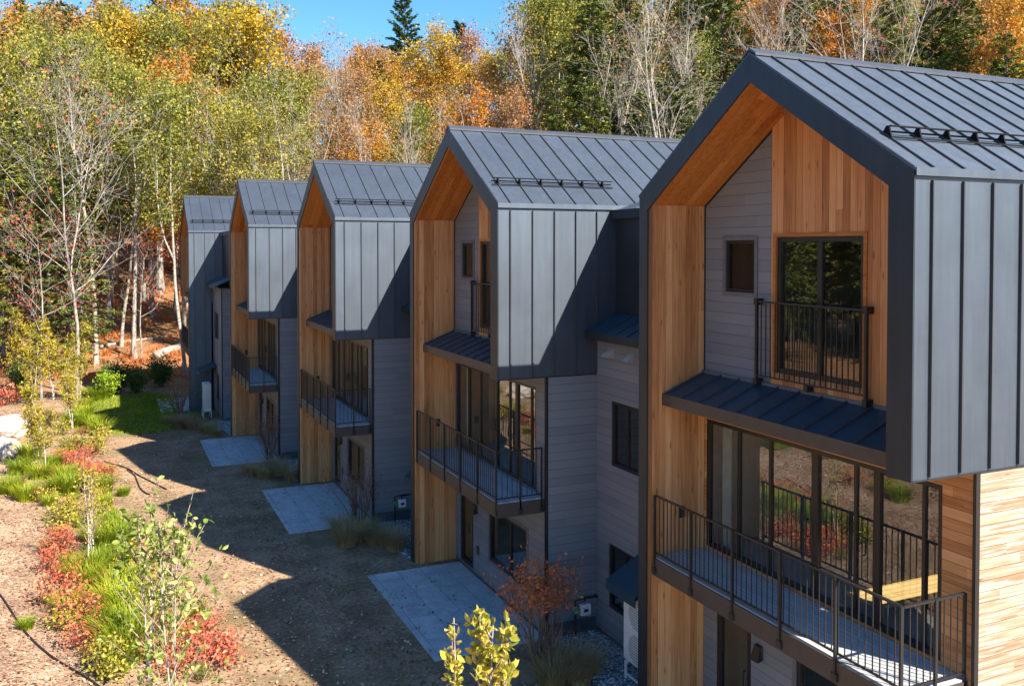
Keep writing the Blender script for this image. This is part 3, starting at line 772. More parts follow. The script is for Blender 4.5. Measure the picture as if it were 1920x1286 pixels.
def tubes_np(segs, sides=5):
    """list of polylines [(pts(k,3), radii(k))] -> verts, quads"""
    V = []; Q = []; n0 = 0
    for pts, rs in segs:
        k = len(pts); nn = sides if rs[0] > .03 else 3
        t = np.gradient(pts, axis=0); t /= np.linalg.norm(t, axis=1)[:, None] + 1e-9
        ref = np.array([1., 0, 0]) if abs(t[0, 0]) < .8 else np.array([0, 1., 0])
        x = np.cross(t, ref); x /= np.linalg.norm(x, axis=1)[:, None] + 1e-9; y = np.cross(t, x)
        ang = np.arange(nn) * 2 * math.pi / nn
        ring = pts[:, None, :] + (x[:, None, :] * np.cos(ang)[None, :, None] + y[:, None, :] * np.sin(ang)[None, :, None]) * rs[:, None, None]
        V.append(ring.reshape(-1, 3))
        i = np.arange(k * nn).reshape(k, nn); j = np.roll(i, -1, 1)
        Q.append(np.stack([i[:-1], j[:-1], j[1:], i[1:]], -1).reshape(-1, 4) + n0); n0 += k * nn
    return np.concatenate(V), np.concatenate(Q)

def limb(rng, p, d, L, r, k=5, up=0.15, wob=0.12, rend=0.25):
    pts = [np.array(p, float)]; d = np.array(d, float); d /= np.linalg.norm(d)
    for _ in range(k - 1):
        d = d + rng.normal(size=3) * wob + np.array([0, 0, up]); d /= np.linalg.norm(d)
        pts.append(pts[-1] + d * L / (k - 1))
    return np.array(pts), np.linspace(r, r * rend, k)

def deciduous(seed, H=20., r=.2, cb=.4, spread=.2, nb=24, nsub=5, leaves=5000, lsize=.25, twigs=False, fork=False, lean=0.0, cloud=.55, upang=(25, 60)):
    rng = np.random.default_rng(seed); segs = []; anc = []
    k = 12
    d = np.array([lean, 0, 1.]); stems = []
    p0 = np.array([0, 0, -.5])
    pts, rs = limb(rng, p0, d, H * .97 + .5, r, k, .10, .045, .12); rs[0] = r * 1.45
    segs.append((pts, rs)); stems.append((pts, rs))
    if fork:
        i = int(k * rng.uniform(.3, .5)); a = rng.uniform(0, 6.28)
        q, qr = limb(rng, pts[i], (math.cos(a) * .4, math.sin(a) * .4, 1), H * (1 - i / k) * .95, rs[i] * .8, 8, .08, .07, .12)
        segs.append((q, qr)); stems.append((q, qr))
    az = rng.uniform(0, 6.28)
    for b in range(nb):
        st, sr = stems[b % len(stems)]
        f = cb + (1 - cb) * ((b + rng.uniform(0, 1)) / nb) ** .9; f = min(f, .985)
        zz = f * H
        i = int(np.clip(np.searchsorted(st[:, 2], zz), 1, len(st) - 1)); tt = np.clip((zz - st[i - 1, 2]) / (st[i, 2] - st[i - 1, 2] + 1e-6), 0, 1)
        p = st[i - 1] * (1 - tt) + st[i] * tt; rr = sr[i]
        az += 2.4 + rng.normal() * .3
        u = (f - cb) / (1 - cb)
        L = H * spread * (0.45 + 1.0 * math.sin(math.pi * min(1, (u * .85 + .12)))) * rng.uniform(.7, 1.2)
        el = rad(rng.uniform(*upang)) + u * .35
        q, qr = limb(rng, p, (math.cos(az) * math.cos(el), math.sin(az) * math.cos(el), math.sin(el)), L, max(.02, min(rr * .6, .012 * L + .012)), 6, .06, .13, .2)
        segs.append((q, qr)); anc += [(x, 1.0) for x in (q[3:] if leaves > 6000 else q[2:])]
        for s_ in range(nsub):
            j = rng.integers(1, 5); dd = q[j + 1] - q[j] if j < 5 else q[5] - q[4]
            dd = dd / np.linalg.norm(dd) + rng.normal(size=3) * .65; dd[2] += .15
            l2 = L * rng.uniform(.3, .55)
            q2, qr2 = limb(rng, q[j], dd, l2, max(.012, qr[j] * .55), 4, .05, .18, .3)
            segs.append((q2, qr2)); anc += [(x, 1.0) for x in (q2[2:] if leaves > 6000 else q2[1:])]
            if twigs:
                for _ in range(3):
                    j2 = rng.integers(1, 4); d3 = (q2[-1] - q2[0]); d3 = d3 / np.linalg.norm(d3) + rng.normal(size=3) * .6
                    q3, qr3 = limb(rng, q2[j2], d3, l2 * rng.uniform(.3, .6), .009, 3, .05, .2, .5); segs.append((q3, qr3)); anc.append((q3[-1], 1.0))
    Vt, Qt = tubes_np(segs)
    A = np.array([a for a, _ in anc])
    if leaves:
        idx = rng.integers(0, len(A), leaves)
        P = A[idx] + rng.normal(size=(leaves, 3)) * [cloud, cloud, cloud * .75]
        Vl, Ql = quads(P, lsize, rng, .7, droop=np.array([0, 0, -.35]))
    else: Vl = np.zeros((0, 3)); Ql = np.zeros((0, 4), int)
    return (Vt, Qt), (Vl, Ql)

def conifer(seed, H=20., r=.22, cb=.12, spread=.17, step=.55, per=6, dens=26, droop=-.12, nsize=.34, power=.8):
    rng = np.random.default_rng(seed); segs = []
    pts, rs = limb(rng, (0, 0, -.5), (0, 0, 1), H + .5, r, 12, .3, .012, .08); rs[0] = r * 1.35; segs.append((pts, rs))
    P = []; D = []; z = H * cb; az = 0
    while z < H * .985:
        u = (z - H * cb) / (H * (1 - cb))
        for j in range(per if u < .9 else 4):
            az += 2.4 + rng.normal() * .4
            L = H * spread * ((1 - u) ** power + .06) * rng.uniform(.6, 1.2) * (1 if u > .08 else .7)
            el = droop + .5 * u + rng.normal() * .1
            p = np.array([np.interp(z, pts[:, 2], pts[:, 0]), np.interp(z, pts[:, 2], pts[:, 1]), z + rng.uniform(-.2, .2)])
            q, qr = limb(rng, p, (math.cos(az) * math.cos(el), math.sin(az) * math.cos(el), math.sin(el)), L, .012 * L + .012, 5, -.02, .08, .3)
            segs.append((q, qr))
            n = max(6, int(dens * L)); t = rng.uniform(.15, 1.03, n) ** .8; ii = np.minimum((t * 4).astype(int), 3); ff = t * 4 - ii
            c = q[ii] * (1 - ff[:, None]) + q[ii + 1] * ff[:, None]
            dv = q[-1] - q[0]; dv = dv / (np.linalg.norm(dv) + 1e-9); side = np.array([-dv[1], dv[0], 0]); side /= np.linalg.norm(side) + 1e-9
            off = rng.normal(size=n) * L * .16 * (1.15 - t)
            P.append(c + side * off[:, None] + rng.normal(size=(n, 3)) * [.05, .05, .09]); D.append(dv[None] * .7 + side[None] * np.sign(off)[:, None] * .7 + rng.normal(size=(n, 3)) * .25 + [0, 0, -.18])
        z += step * rng.uniform(.7, 1.25) * (1 - .35 * u)
    P = np.concatenate(P); a = np.concatenate(D); n = len(P)
    a /= np.linalg.norm(a, axis=1)[:, None]; b = rng.normal(size=(n, 3)) * [1, 1, .45]; b -= a * (a * b).sum(1)[:, None]; b /= np.linalg.norm(b, axis=1)[:, None] + 1e-9
    s = nsize * rng.uniform(.6, 1.35, n)[:, None]
    V = np.stack([P - a * s * .5, P + b * s * .19, P + a * s * .5, P - b * s * .19], 1).reshape(-1, 3)
    return tubes_np(segs), (V, np.arange(4 * n).reshape(n, 4))

LM = {
 'maple': leaf_mat('yellow green maple leaves', [(0.07, 0.105, 0.015), (0.165, 0.195, 0.028), (0.32, 0.30, 0.045), (0.46, 0.36, 0.055)], .35),
 'gold': leaf_mat('golden leaves', [(0.264, 0.204, 0.018), (0.480, 0.336, 0.024), (0.648, 0.408, 0.030), (0.624, 0.288, 0.024)], .35),
 'orange': leaf_mat('orange leaves', [(0.30, 0.19, 0.025), (0.48, 0.25, 0.03), (0.58, 0.24, 0.03), (0.48, 0.14, 0.025)], .35),
 'rust': leaf_mat('russet leaves', [(0.22, 0.15, 0.055), (0.36, 0.22, 0.075), (0.46, 0.23, 0.075), (0.42, 0.15, 0.06)], .35),
 'hemlock': leaf_mat('hemlock needles', [(0.031, 0.050, 0.013), (0.069, 0.100, 0.018), (0.138, 0.169, 0.027), (0.250, 0.250, 0.037)], .12),
 'pine': leaf_mat('pine needles', [(0.022, 0.050, 0.022), (0.044, 0.094, 0.033), (0.083, 0.143, 0.044)], .12),
 'red': leaf_mat('red leaves', [(0.396, 0.055, 0.033), (0.605, 0.099, 0.066), (0.660, 0.176, 0.077)], .35),
 'birch': leaf_mat('yellow birch leaves', [(0.220, 0.220, 0.022), (0.418, 0.352, 0.033), (0.638, 0.484, 0.055)], .4),
 'fern': leaf_mat('bright green fronds', [(0.13, 0.19, 0.012), (0.25, 0.33, 0.018), (0.42, 0.45, 0.035)], .4),
 'redshrub': leaf_mat('red shrub leaves', [(0.286, 0.088, 0.044), (0.572, 0.099, 0.066), (0.638, 0.187, 0.110), (0.550, 0.308, 0.066)], .3),
 'oliveshrub': leaf_mat('olive shrub leaves', [(0.110, 0.132, 0.022), (0.242, 0.253, 0.033), (0.484, 0.418, 0.055), (0.396, 0.176, 0.033)], .3),
 'darkbush': leaf_mat('dark green bush leaves', [(0.022, 0.044, 0.013), (0.055, 0.099, 0.022), (0.110, 0.165, 0.033)], .2),
 'limebush': leaf_mat('lime green bush leaves', [(0.110, 0.187, 0.017), (0.242, 0.363, 0.022), (0.374, 0.462, 0.044)], .35),
 'tan': leaf_mat('dry grass blades', [(0.242, 0.154, 0.083), (0.418, 0.275, 0.143), (0.550, 0.396, 0.209), (0.286, 0.264, 0.088)], .25),
 'rustleaf': leaf_mat('rust shrub leaves', [(0.308, 0.099, 0.044), (0.572, 0.176, 0.055), (0.638, 0.297, 0.099)], .3),
 'sapling': leaf_mat('pale yellow green sapling leaves', [(0.06, 0.11, 0.015), (0.15, 0.23, 0.03), (0.34, 0.40, 0.10), (0.60, 0.58, 0.24)], .4),
 'yellowtop': leaf_mat('bright yellow sapling leaves', [(0.22, 0.26, 0.03), (0.50, 0.44, 0.06), (0.70, 0.56, 0.13), (0.64, 0.42, 0.04)], .45),
}
PROTO = {}
def proto(kind, i, H, gen, barkmat, leafmat, **kw):
    tr, lf = gen(hash_seed(kind, i), H=H, **kw)
    mt = np_mesh('trunk', tr[0], tr[1], barkmat); mt.polygons.foreach_set('use_smooth', [True] * len(mt.polygons))
    ml = np_mesh('crown', lf[0], lf[1], leafmat) if len(lf[0]) else None
    H = max(np.percentile(lf[0][:, 2], 99.7) if len(lf[0]) > 3000 else 0, tr[0][:, 2].max() - .4)
    PROTO.setdefault(kind, []).append((H, mt, ml, tr, lf, barkmat, leafmat))
def hash_seed(k, i): return sum(ord(c) * (n + 3) for n, c in enumerate(k)) * 10 + i
for i in range(3): proto('maple', i, 22, deciduous, M['bark_grey'], LM['maple'], r=.21, cb=.42, spread=.19, nb=22, nsub=6, leaves=8500, lsize=.22, cloud=.34, twigs=True)
for i in range(2): proto('gold', i, 20, deciduous, M['bark_grey'], LM['gold'], r=.2, cb=.25, spread=.20, nb=24, nsub=6, leaves=9000, lsize=.22, cloud=.34, twigs=True)
for i in range(3): proto('orange', i, 20, deciduous, M['bark_grey'], LM['orange'], r=.2, cb=.25, spread=.19, nb=24, nsub=6, leaves=9000, lsize=.22, cloud=.34, twigs=True)
for i in range(2): proto('rust', i, 20, deciduous, M['bark_pale'], LM['rust'], r=.17, cb=.25, spread=.18, nb=30, nsub=6, leaves=5200, lsize=.2, cloud=.45, upang=(40, 68), twigs=True)
for i in range(3): proto('hemlock', i, 22, conifer, M['bark_dark'], LM['hemlock'], r=.24, cb=.16, spread=.19)
for i in range(1): proto('tallhemlock', i, 24, conifer, M['bark_grey'], LM['hemlock'], r=.36, cb=.46, spread=.17)
for i in range(1): proto('pine', i, 24, conifer, M['bark_dark'], LM['pine'], r=.24, cb=.3, spread=.17, step=.85, per=6, droop=.15, nsize=.42, dens=36, power=.6)
for i in range(3): proto('bare', i, 20, deciduous, M['bark_pale'], LM['rust'], r=.17, cb=.28, spread=.17, nb=22, nsub=6, leaves=140, lsize=.2, twigs=True, fork=(i != 1), upang=(38, 66))
for i in range(1): proto('spreadbare', i, 16, deciduous, M['bark_grey'], LM['red'], r=.125, cb=.26, spread=.30, nb=20, nsub=8, leaves=150, lsize=.2, twigs=True, fork=True, lean=-.14, upang=(15, 45), cloud=.35)
for i in range(2): proto('birch', i, 21, deciduous, M['bark_pale'], LM['maple'], r=.17, cb=.5, spread=.14, nb=22, nsub=5, leaves=4200, lsize=.21, cloud=.45, fork=(i == 1))
for i in range(1): proto('redmaple', i, 10, deciduous, M['bark_grey'], LM['red'], r=.09, cb=.35, spread=.32, nb=14, nsub=5, leaves=800, lsize=.13, upang=(5, 35), twigs=True)

_trn = random.Random(11)
def place_tree(kind, x, y, H, label, group, i=None, cat='tree', rz=None, wide=1.0):
    pr = PROTO[kind]; h0, mt, ml = pr[(i if i is not None else _trn.randrange(9)) % len(pr)][:3]
    nm = {'hemlock': 'hemlock_tree', 'tallhemlock': 'hemlock_tree', 'pine': 'pine_tree', 'birch': 'birch_tree', 'bare': 'bare_tree', 'spreadbare': 'bare_tree'}.get(kind, 'maple_tree')
    e = empty(nm, (x, y, float(terrain(x, y)) - .1), rz if rz is not None else _trn.uniform(0, 6.28)); s = H / h0
    e.scale = (s * wide, s * wide, s)
    tag(e, label, cat, group)
    mesh_obj('trunk', mt, e)
    if ml: mesh_obj('crown', ml, e)
    return e

def forest():
    T_ = [
     # u, v_top, depth, kind, label
     (8, 25, 60, 'maple', 'yellow-green maple cut off by the left edge, upper left corner'),
     (75, 45, 70, 'maple', 'yellow-green maple behind the bare spreading tree at far left'),
     (150, 28, 66, 'maple', 'full yellow-green maple above the leaning grey trunk'),
     (205, 12, 76, 'gold', 'golden maple between the left pale trunk and the orange crown'),
     (250, 70, 60, 'maple', 'yellow-green maple above the pair of pale trunks'),
     (300, -40, 82, 'orange', 'tall orange maple, topmost crown left of the sky gap'),
     (345, 100, 66, 'orange', 'orange maple right above the farthest house'),
     (352, 20, 78, 'maple', 'yellow-green maple right behind the tall orange crown'),
     (405, 10, 84, 'maple', 'yellow-green maple above the fourth house, left of the sky'),
     (455, -15, 80, 'gold', 'yellow maple reaching the top edge beside the sky gap'),
     (500, 5, 88, 'birch', 'slender birch with thin yellow crown at the left edge of the sky'),
     (430, 150, 64, 'maple', 'yellow-green tree directly behind the ridge of the fourth house'),
     (478, 190, 60, 'maple', 'olive-yellow tree between the third and fourth house ridges'),
     (548, 45, 84, 'rust', 'thin russet tree below the left part of the sky gap'),
     (575, 160, 66, 'birch', 'slim birch over the left end of the third house ridge'),
     (627, 55, 76, 'bare', 'tall pale leafless tree standing alone against the sky gap'),
     (600, 75, 90, 'rust', 'russet tree left of the tall pale leafless tree'),
     (672, 85, 92, 'rust', 'russet tree right of the tall pale leafless tree'),
     (712, 105, 90, 'orange', 'orange maple below the lone pine'),
     (650, 215, 68, 'rust', 'low russet tree just above the third house roof'),
     (705, 225, 66, 'orange', 'low orange maple right of the third house ridge'),
     (763, -2, 118, 'pine', 'lone green pine rising into the blue sky'),
     (805, 62, 92, 'gold', 'big golden maple right of the lone pine'),
     (760, 150, 84, 'gold', 'golden maple in front of the lone pine'),
     (845, 90, 88, 'orange', 'orange maple right of the big golden maple'),
     (856, 45, 118, 'pine', 'small dark pine tip above the orange maples'),
     (905, 55, 98, 'rust', 'russet maple on the right slope below the sky'),
     (870, 165, 70, 'orange', 'orange maple straight above the second house ridge'),
     (945, 75, 90, 'orange', 'orange maple left of the grey bare trees'),
     (985, 45, 84, 'rust', 'twiggy russet tree at the right edge of the sky'),
     (1010, 25, 70, 'bare', 'leafless pale tree over the middle of the second house ridge'),
     (960, 165, 64, 'rust', 'russet tree close behind the second house ridge'),
     (1035, 60, 76, 'rust', 'thin pinkish tree beside the dark hemlocks'),
     (1065, -60, 82, 'hemlock', 'dark hemlock, leftmost of the evergreen stand'),
     (1105, -30, 66, 'hemlock', 'green hemlock behind the left bare trunks'),
     (1140, 20, 54, 'bare', 'bare white-stemmed tree left of the tall forked one'),
     (1175, -70, 68, 'hemlock', 'hemlock filling the gap between the bare white stems'),
     (1215, -40, 48, 'bare', 'tall forked bare tree with white stems behind the nearest roof'),
     (1268, -50, 47, 'bare', 'tall bare white tree close left of the nearest gable'),
     (1245, 60, 56, 'birch', 'slim birch among the bare white stems'),
     (1300, -20, 60, 'hemlock', 'hemlock directly left of the nearest gable peak'),
     (1345, -90, 58, 'hemlock', 'bright green hemlock above the nearest gable'),
     (1385, 10, 50, 'bare', 'small bare tree over the nearest gable peak'),
     (1425, -10, 62, 'rust', 'russet tree right of the nearest gable peak'),
     (1465, -30, 64, 'rust', 'russet maple over the left part of the nearest roof'),
     (1500, -80, 60, 'hemlock', 'dark hemlock beside the orange maple above the nearest roof'),
     (1525, 20, 52, 'orange', 'low orange maple touching the nearest ridge'),
     (1590, -160, 44, 'bare', 'thick grey trunk rising behind the nearest ridge'),
     (1630, -120, 46, 'spreadbare', 'leaning forked grey tree behind the nearest ridge'),
     (1560, -90, 54, 'hemlock', 'hemlock behind the thick grey trunk'),
     (1660, -70, 50, 'hemlock', 'wide green hemlock right of the forked grey tree'),
     (1715, -40, 58, 'maple', 'yellow-green maple among the hemlocks at upper right'),
     (1735, -20, 46, 'hemlock', 'hemlock in front of the yellow-green maple at upper right'),
     (1795, -60, 46, 'hemlock', 'tall hemlock left of the orange corner maple'),
     (1850, -20, 40, 'orange', 'orange maple at the upper right corner'),
     (1905, -60, 44, 'gold', 'golden tree cut off by the right edge'),
     (1885, 60, 36, 'hemlock', 'low hemlock just above the right end of the ridge'),
     (1780, 50, 42, 'hemlock', 'low hemlock above the middle of the nearest ridge'),
     (400, 130, 62, 'birch', 'slim pale tree over the ridge of the farthest house'),
     (440, 120, 60, 'bare', 'slim leafless tree straight above the fourth house ridge'),
     (495, 110, 64, 'birch', 'slim pale tree left of the third house ridge'),
     (538, 110, 60, 'bare', 'thin leafless tree close left of the third house peak'),
     (590, 190, 62, 'bare', 'short leafless tree on top of the third house peak'),
     (690, 170, 64, 'bare', 'thin leafless tree above the right end of the third house roof'),
     (735, 190, 62, 'birch', 'slim pale tree just left of the second house peak'),
     (800, 185, 60, 'bare', 'small leafless tree touching the second house peak'),
     (905, 150, 60, 'bare', 'thin leafless tree above the left half of the second house roof'),
     (1085, 40, 56, 'bare', 'leafless pale tree above the right end of the second house roof'),
     (1325, 60, 52, 'bare', 'thin bare tree squeezed against the nearest gable'),
     (1480, -20, 50, 'bare', 'thin bare tree above the left part of the nearest roof'),
     (178, 60, 58, 'bare', 'tall leafless tree left of the straight pale birch'),
     # the left edge of the clearing
     (30, 210, 60, 'tallhemlock', 'leftmost hemlock with a straight bare grey trunk'),
     (62, 280, 57, 'tallhemlock', 'hemlock with a thick trunk standing on the leaf-strewn bank'),
     (92, 250, 66, 'tallhemlock', 'thin-trunked hemlock behind the leaning grey tree'),
     (140, 90, 50, 'spreadbare', 'pale leafless tree with wide curving limbs at far left'),
     (226, 150, 63, 'birch', 'straight pale birch with its foot in the clearing'),
     (262, 130, 70, 'birch', 'pale birch just right of the straight one'),
     (345, 150, 56, 'birch', 'pale-trunked tree beside the end house'),
     (170, 280, 90, 'hemlock', 'dark hemlock behind the pale birches'),
     (300, 300, 96, 'hemlock', 'dark hemlock in the shade left of the end house'),
     (8, 330, 74, 'hemlock', 'dark hemlock at the left picture edge'),
     (395, 260, 70, 'hemlock', 'green hemlock peeking over the end house roof'),
     (22, 235, 56, 'hemlock', 'drooping green hemlock under the yellow crowns at far left'),
     (128, 270, 55, 'hemlock', 'drooping green hemlock behind the pale leafless tree'),
     (205, 200, 72, 'tallhemlock', 'dark hemlock filling the gap left of the straight pale birch'),
     (285, 210, 74, 'tallhemlock', 'dark hemlock right of the two pale birches'),
     (330, 230, 76, 'tallhemlock', 'green hemlock touching the left side of the end house'),
     (75, 330, 48, 'redmaple', 'small red-leaved maple in front of the left trunks'),
     (265, 400, 60, 'redmaple', 'small red-leaved maple beside the straight pale birch'),
     (1040, 190, 58, 'hemlock', 'low hemlock at the right end of the second house ridge'),
     (1110, 150, 52, 'hemlock', 'bushy hemlock below the bare white stems'),
     (1195, 170, 50, 'hemlock', 'low hemlock between second and nearest house roofs'),
     (1275, 140, 48, 'hemlock', 'low hemlock beside the nearest roof edge'),
    ]
    for u, v, dep, kind, lab in T_:
        x, y = at_depth(u, dep)
        H = CAM[2] + (467 - v) / FOC * dep - float(terrain(x, y))
        place_tree(kind, x, y, H, lab, 'trees of the autumn woods around the houses')
forest()

def far_woods():
    """the wood behind, one mass: merged copies of the same trees, also on the far side of the clearing"""
    rng = np.random.default_rng(3)
    spots = []
    for _ in range(190):
        u = rng.uniform(-250, 2150); dep = rng.uniform(72, 135)
        x, y = at_depth(u, dep)
        q = u
        kinds = ['maple', 'hemlock', 'orange', 'hemlock', 'hemlock', 'hemlock', 'rust'] if q < 540 else (['rust', 'orange', 'gold', 'maple', 'hemlock', 'bare'] if q < 1000 else ['hemlock', 'hemlock', 'hemlock', 'orange', 'rust', 'maple'])
        vt = -40 if q < 470 else (75 if q < 1000 else -50)
        if 470 < q < 560: vt = 90
        H = min(28, CAM[2] + (467 - vt - rng.uniform(0, 110 if 470 < q < 1000 else 40)) / FOC * dep - float(terrain(x, y)))
        if H < 5: continue
        kd = kinds[rng.integers(len(kinds))]
        if kd == 'hemlock' and 120 < u < 360 and dep < 110: kd = 'tallhemlock'
        spots.append((x, y, H, kd))
    for _ in range(80):     # beyond the left edge of the picture: what the windows mirror
        y = rng.uniform(-5, 75); x = rng.uniform(-50, -21) - .127 * y
        spots.append((x, y, rng.uniform(14, 22), ['hemlock', 'maple', 'hemlock', 'hemlock', 'bare', 'gold'][rng.integers(6)]))
    mats = []; VV = []; QQ = []; MI = []; n0 = 0
    def mi(m):
        if m not in mats: mats.append(m)
        return mats.index(m)
    for x, y, H, kind in spots:
        pr = PROTO[kind][rng.integers(len(PROTO[kind]))]; h0, _, _, tr, lf, bm_, lm_ = pr
        s = H / h0; a = rng.uniform(0, 6.28); c, sn = math.cos(a), math.sin(a); z = float(terrain(x, y)) - .1
        for (V, Q), m in ((tr, bm_), (lf, lm_)):
            if not len(V): continue
            W_ = np.c_[V[:, 0] * c - V[:, 1] * sn, V[:, 0] * sn + V[:, 1] * c, V[:, 2]] * s + [x, y, z]
            VV.append(W_); QQ.append(Q + n0); MI.append(np.full(len(Q), mi(m))); n0 += len(V)
    me = np_mesh('far_woods', np.concatenate(VV), np.concatenate(QQ), mats, np.concatenate(MI))
    tag(mesh_obj('far_woods', me), 'dense mass of mixed autumn trees filling the hillside behind', 'woods', kind='stuff')
far_woods()

# ------------------------------------------------------------------ shrubs, ferns, saplings, grasses
def blades(seed, n, h, rad_, lean=.5, wdt=.02, k=3):
    rng = np.random.default_rng(seed); V = []; Q = []; n0 = 0
    for _ in range(n):
        a = rng.uniform(0, 6.28); r0 = rad_ * .45 * math.sqrt(rng.uniform()); hh = h * rng.uniform(.55, 1.1); ln = lean * rng.uniform(.2, 1.2) * hh
        b = a + rng.normal() * .7; px, py = math.cos(b) * r0, math.sin(b) * r0
        sx, sy = -math.sin(a) * wdt / 2, math.cos(a) * wdt / 2
        for j in range(k + 1):
            t = j / k; cx_ = px + math.cos(a) * ln * t * t; cy_ = py + math.sin(a) * ln * t * t; z = hh * (t - .25 * t * t * lean)
            ww = 1 - .85 * t
            V += [(cx_ - sx * ww, cy_ - sy * ww, z), (cx_ + sx * ww, cy_ + sy * ww, z)]
        for j in range(k): i = n0 + 2 * j; Q.append((i, i + 1, i + 3, i + 2))
        n0 += 2 * (k + 1)
    return np.array(V), np.array(Q)

def shrub(seed, h, rad_, stems=14, leaves=700, lsize=.05, upper=.25, cloud=.07, erect=.5):
    rng = np.random.default_rng(seed); segs = []; A = []
    for s in range(stems):
        a = rng.uniform(0, 6.28); ln = rng.uniform(.1, 1) * rad_ / h
        q, r = limb(rng, (math.cos(a) * .04 * rad_ * 3, math.sin(a) * .04 * rad_ * 3, -.05), (math.cos(a) * ln, math.sin(a) * ln, 1), h * rng.uniform(.7, 1.05), .009 * h ** .5 + .003, 6, .02, .12, .3)
        segs.append((q, r)); m = [x for x in q[1:] if x[2] > upper * h]; A += m
        for _ in range(4):
            j = rng.integers(2, 5); d = q[j + 1 if j < 5 else 5] - q[j - 1]; d = d / np.linalg.norm(d) + rng.normal(size=3) * .5
            q2, r2 = limb(rng, q[j], d, h * rng.uniform(.15, .35), .005, 4, .04, .18, .4); segs.append((q2, r2)); A += [x for x in q2[1:] if x[2] > upper * h]
    A = np.array(A); P = A[rng.integers(0, len(A), leaves)] + rng.normal(size=(leaves, 3)) * cloud
    return tubes_np(segs, 4), quads(P, lsize, rng, .6)

def leafy(seed, segs_anchor, n, size, rng=None):
    """nearer leaves: two bent halves, six-cornered outline, one connected island each"""
    rng = np.random.default_rng(seed); V = []; Q = []; k = 0
    A = segs_anchor
    for i in range(n):
        p, d = A[rng.integers(len(A))]
        s = size * rng.uniform(.6, 1.25)
        a = d * .5 + rng.normal(size=3) * .6; a[2] -= .1; a /= np.linalg.norm(a); b = np.cross(a, rng.normal(size=3)); b /= np.linalg.norm(b); c = np.cross(a, b)
        p = p + rng.normal(size=3) * .012
        pt = lambda u, v, w_: p + a * u * s + b * v * s + c * w_ * s
        L = [pt(0, 0, 0), pt(.33, .26, .07), pt(.7, .24, .06), pt(1.0, 0, -.06), pt(.7, -.24, .06), pt(.33, -.26, .07), pt(.5, 0, 0)]
        V += L; Q += [(k, k + 1, k + 2, k + 6), (k + 6, k + 2, k + 3, k + 3), (k, k + 6, k + 4, k + 5), (k + 6, k + 3, k + 4, k + 4)]; k += 7
    return V, [q if q[2] != q[3] else q[:3] for q in Q]

KIND = {}
def plant_kind(name, st, lf, sm, lm):
    ms = np_mesh('stems', st[0], st[1], sm) if st is not None else None
    KIND[name] = (ms, np_mesh('foliage', lf[0], lf[1], lm))
for i in range(3):
    v, q = blades(40 + i, 520, .62, .62, .75, .022); KIND['fern%d' % i] = (None, np_mesh('fern_clump', v, q, LM['fern']))
    v, q = blades(60 + i, 420, .62, .5, 1.0, .014); KIND['grass%d' % i] = (None, np_mesh('grass_tuft', v, q, LM['tan']))
    plant_kind('red%d' % i, *shrub(70 + i, .6, .6, 18, 420, .07, .2, .1), M['twig'], LM['redshrub'])
    plant_kind('olive%d' % i, *shrub(80 + i, .65, .55, 16, 480, .08, .2, .1), M['twig'], LM['oliveshrub'])
plant_kind('dark0', *shrub(91, 1.5, .7, 26, 3200, .10, .05, .14), M['twig'], LM['darkbush'])
plant_kind('lime0', *shrub(92, 1.3, .45, 16, 1300, .12, .1, .1), M['twig'], LM['limebush'])
plant_kind('rustshrub0', *shrub(95, 2.1, .8, 30, 1900, .07, .6, .09), M['twig'], LM['rustleaf'])
plant_kind('rustshrub1', *shrub(96, 1.9, .6, 30, 260, .055, .5, .08), M['twig'], LM['rustleaf'])
def young_birch(seed, H, leaves, lmat, lsize=.07, stems=1, spread=.3):
    rng = np.random.default_rng(seed); segs = []; tw = []; A = []
    for s in range(stems):
        a = rng.uniform(0, 6.28)
        pts, rs = limb(rng, (math.cos(a) * .1 * s, math.sin(a) * .1 * s, -.1), (math.cos(a) * .08 * s, math.sin(a) * .08 * s, 1), H * (1 - .12 * s), .024 if H < 5 else .03, 12, .08, .05, .18)
        segs.append((pts, rs))
        for b in range(26):
            i = rng.integers(3, 11); az = rng.uniform(0, 6.28); L = H * spread * (1.1 - i / 12) * rng.uniform(.5, 1)
            q, qr = limb(rng, pts[i], (math.cos(az), math.sin(az), 1.3), L, .009, 5, .06, .1, .3); tw.append((q, qr)); A += list(q[1:])
            for _ in range(3):
                j = rng.integers(1, 5); d = q[j] - q[j - 1]; d = d / np.linalg.norm(d) + rng.normal(size=3) * .5
                q2, qr2 = limb(rng, q[j], d, L * .4, .004, 3, .03, .15, .5); tw.append((q2, qr2)); A += list(q2[1:])
    A = np.array(A); P = A[rng.integers(0, len(A), leaves)] + rng.normal(size=(leaves, 3)) * .05
    return tubes_np(segs, 6), tubes_np(tw, 3), quads(P, lsize, rng, .7)
for i in range(3):
    a, b, c = young_birch(120 + i, 3.6, [1700, 1200, 240][i], None, .085, [2, 1, 2][i])
    KIND['sap%d' % i] = (np_mesh('stem', a[0], a[1], M['bark_white']), np_mesh('twigs', b[0], b[1], M['twig_pink']), np_mesh('leaves', c[0], c[1], LM['birch']))

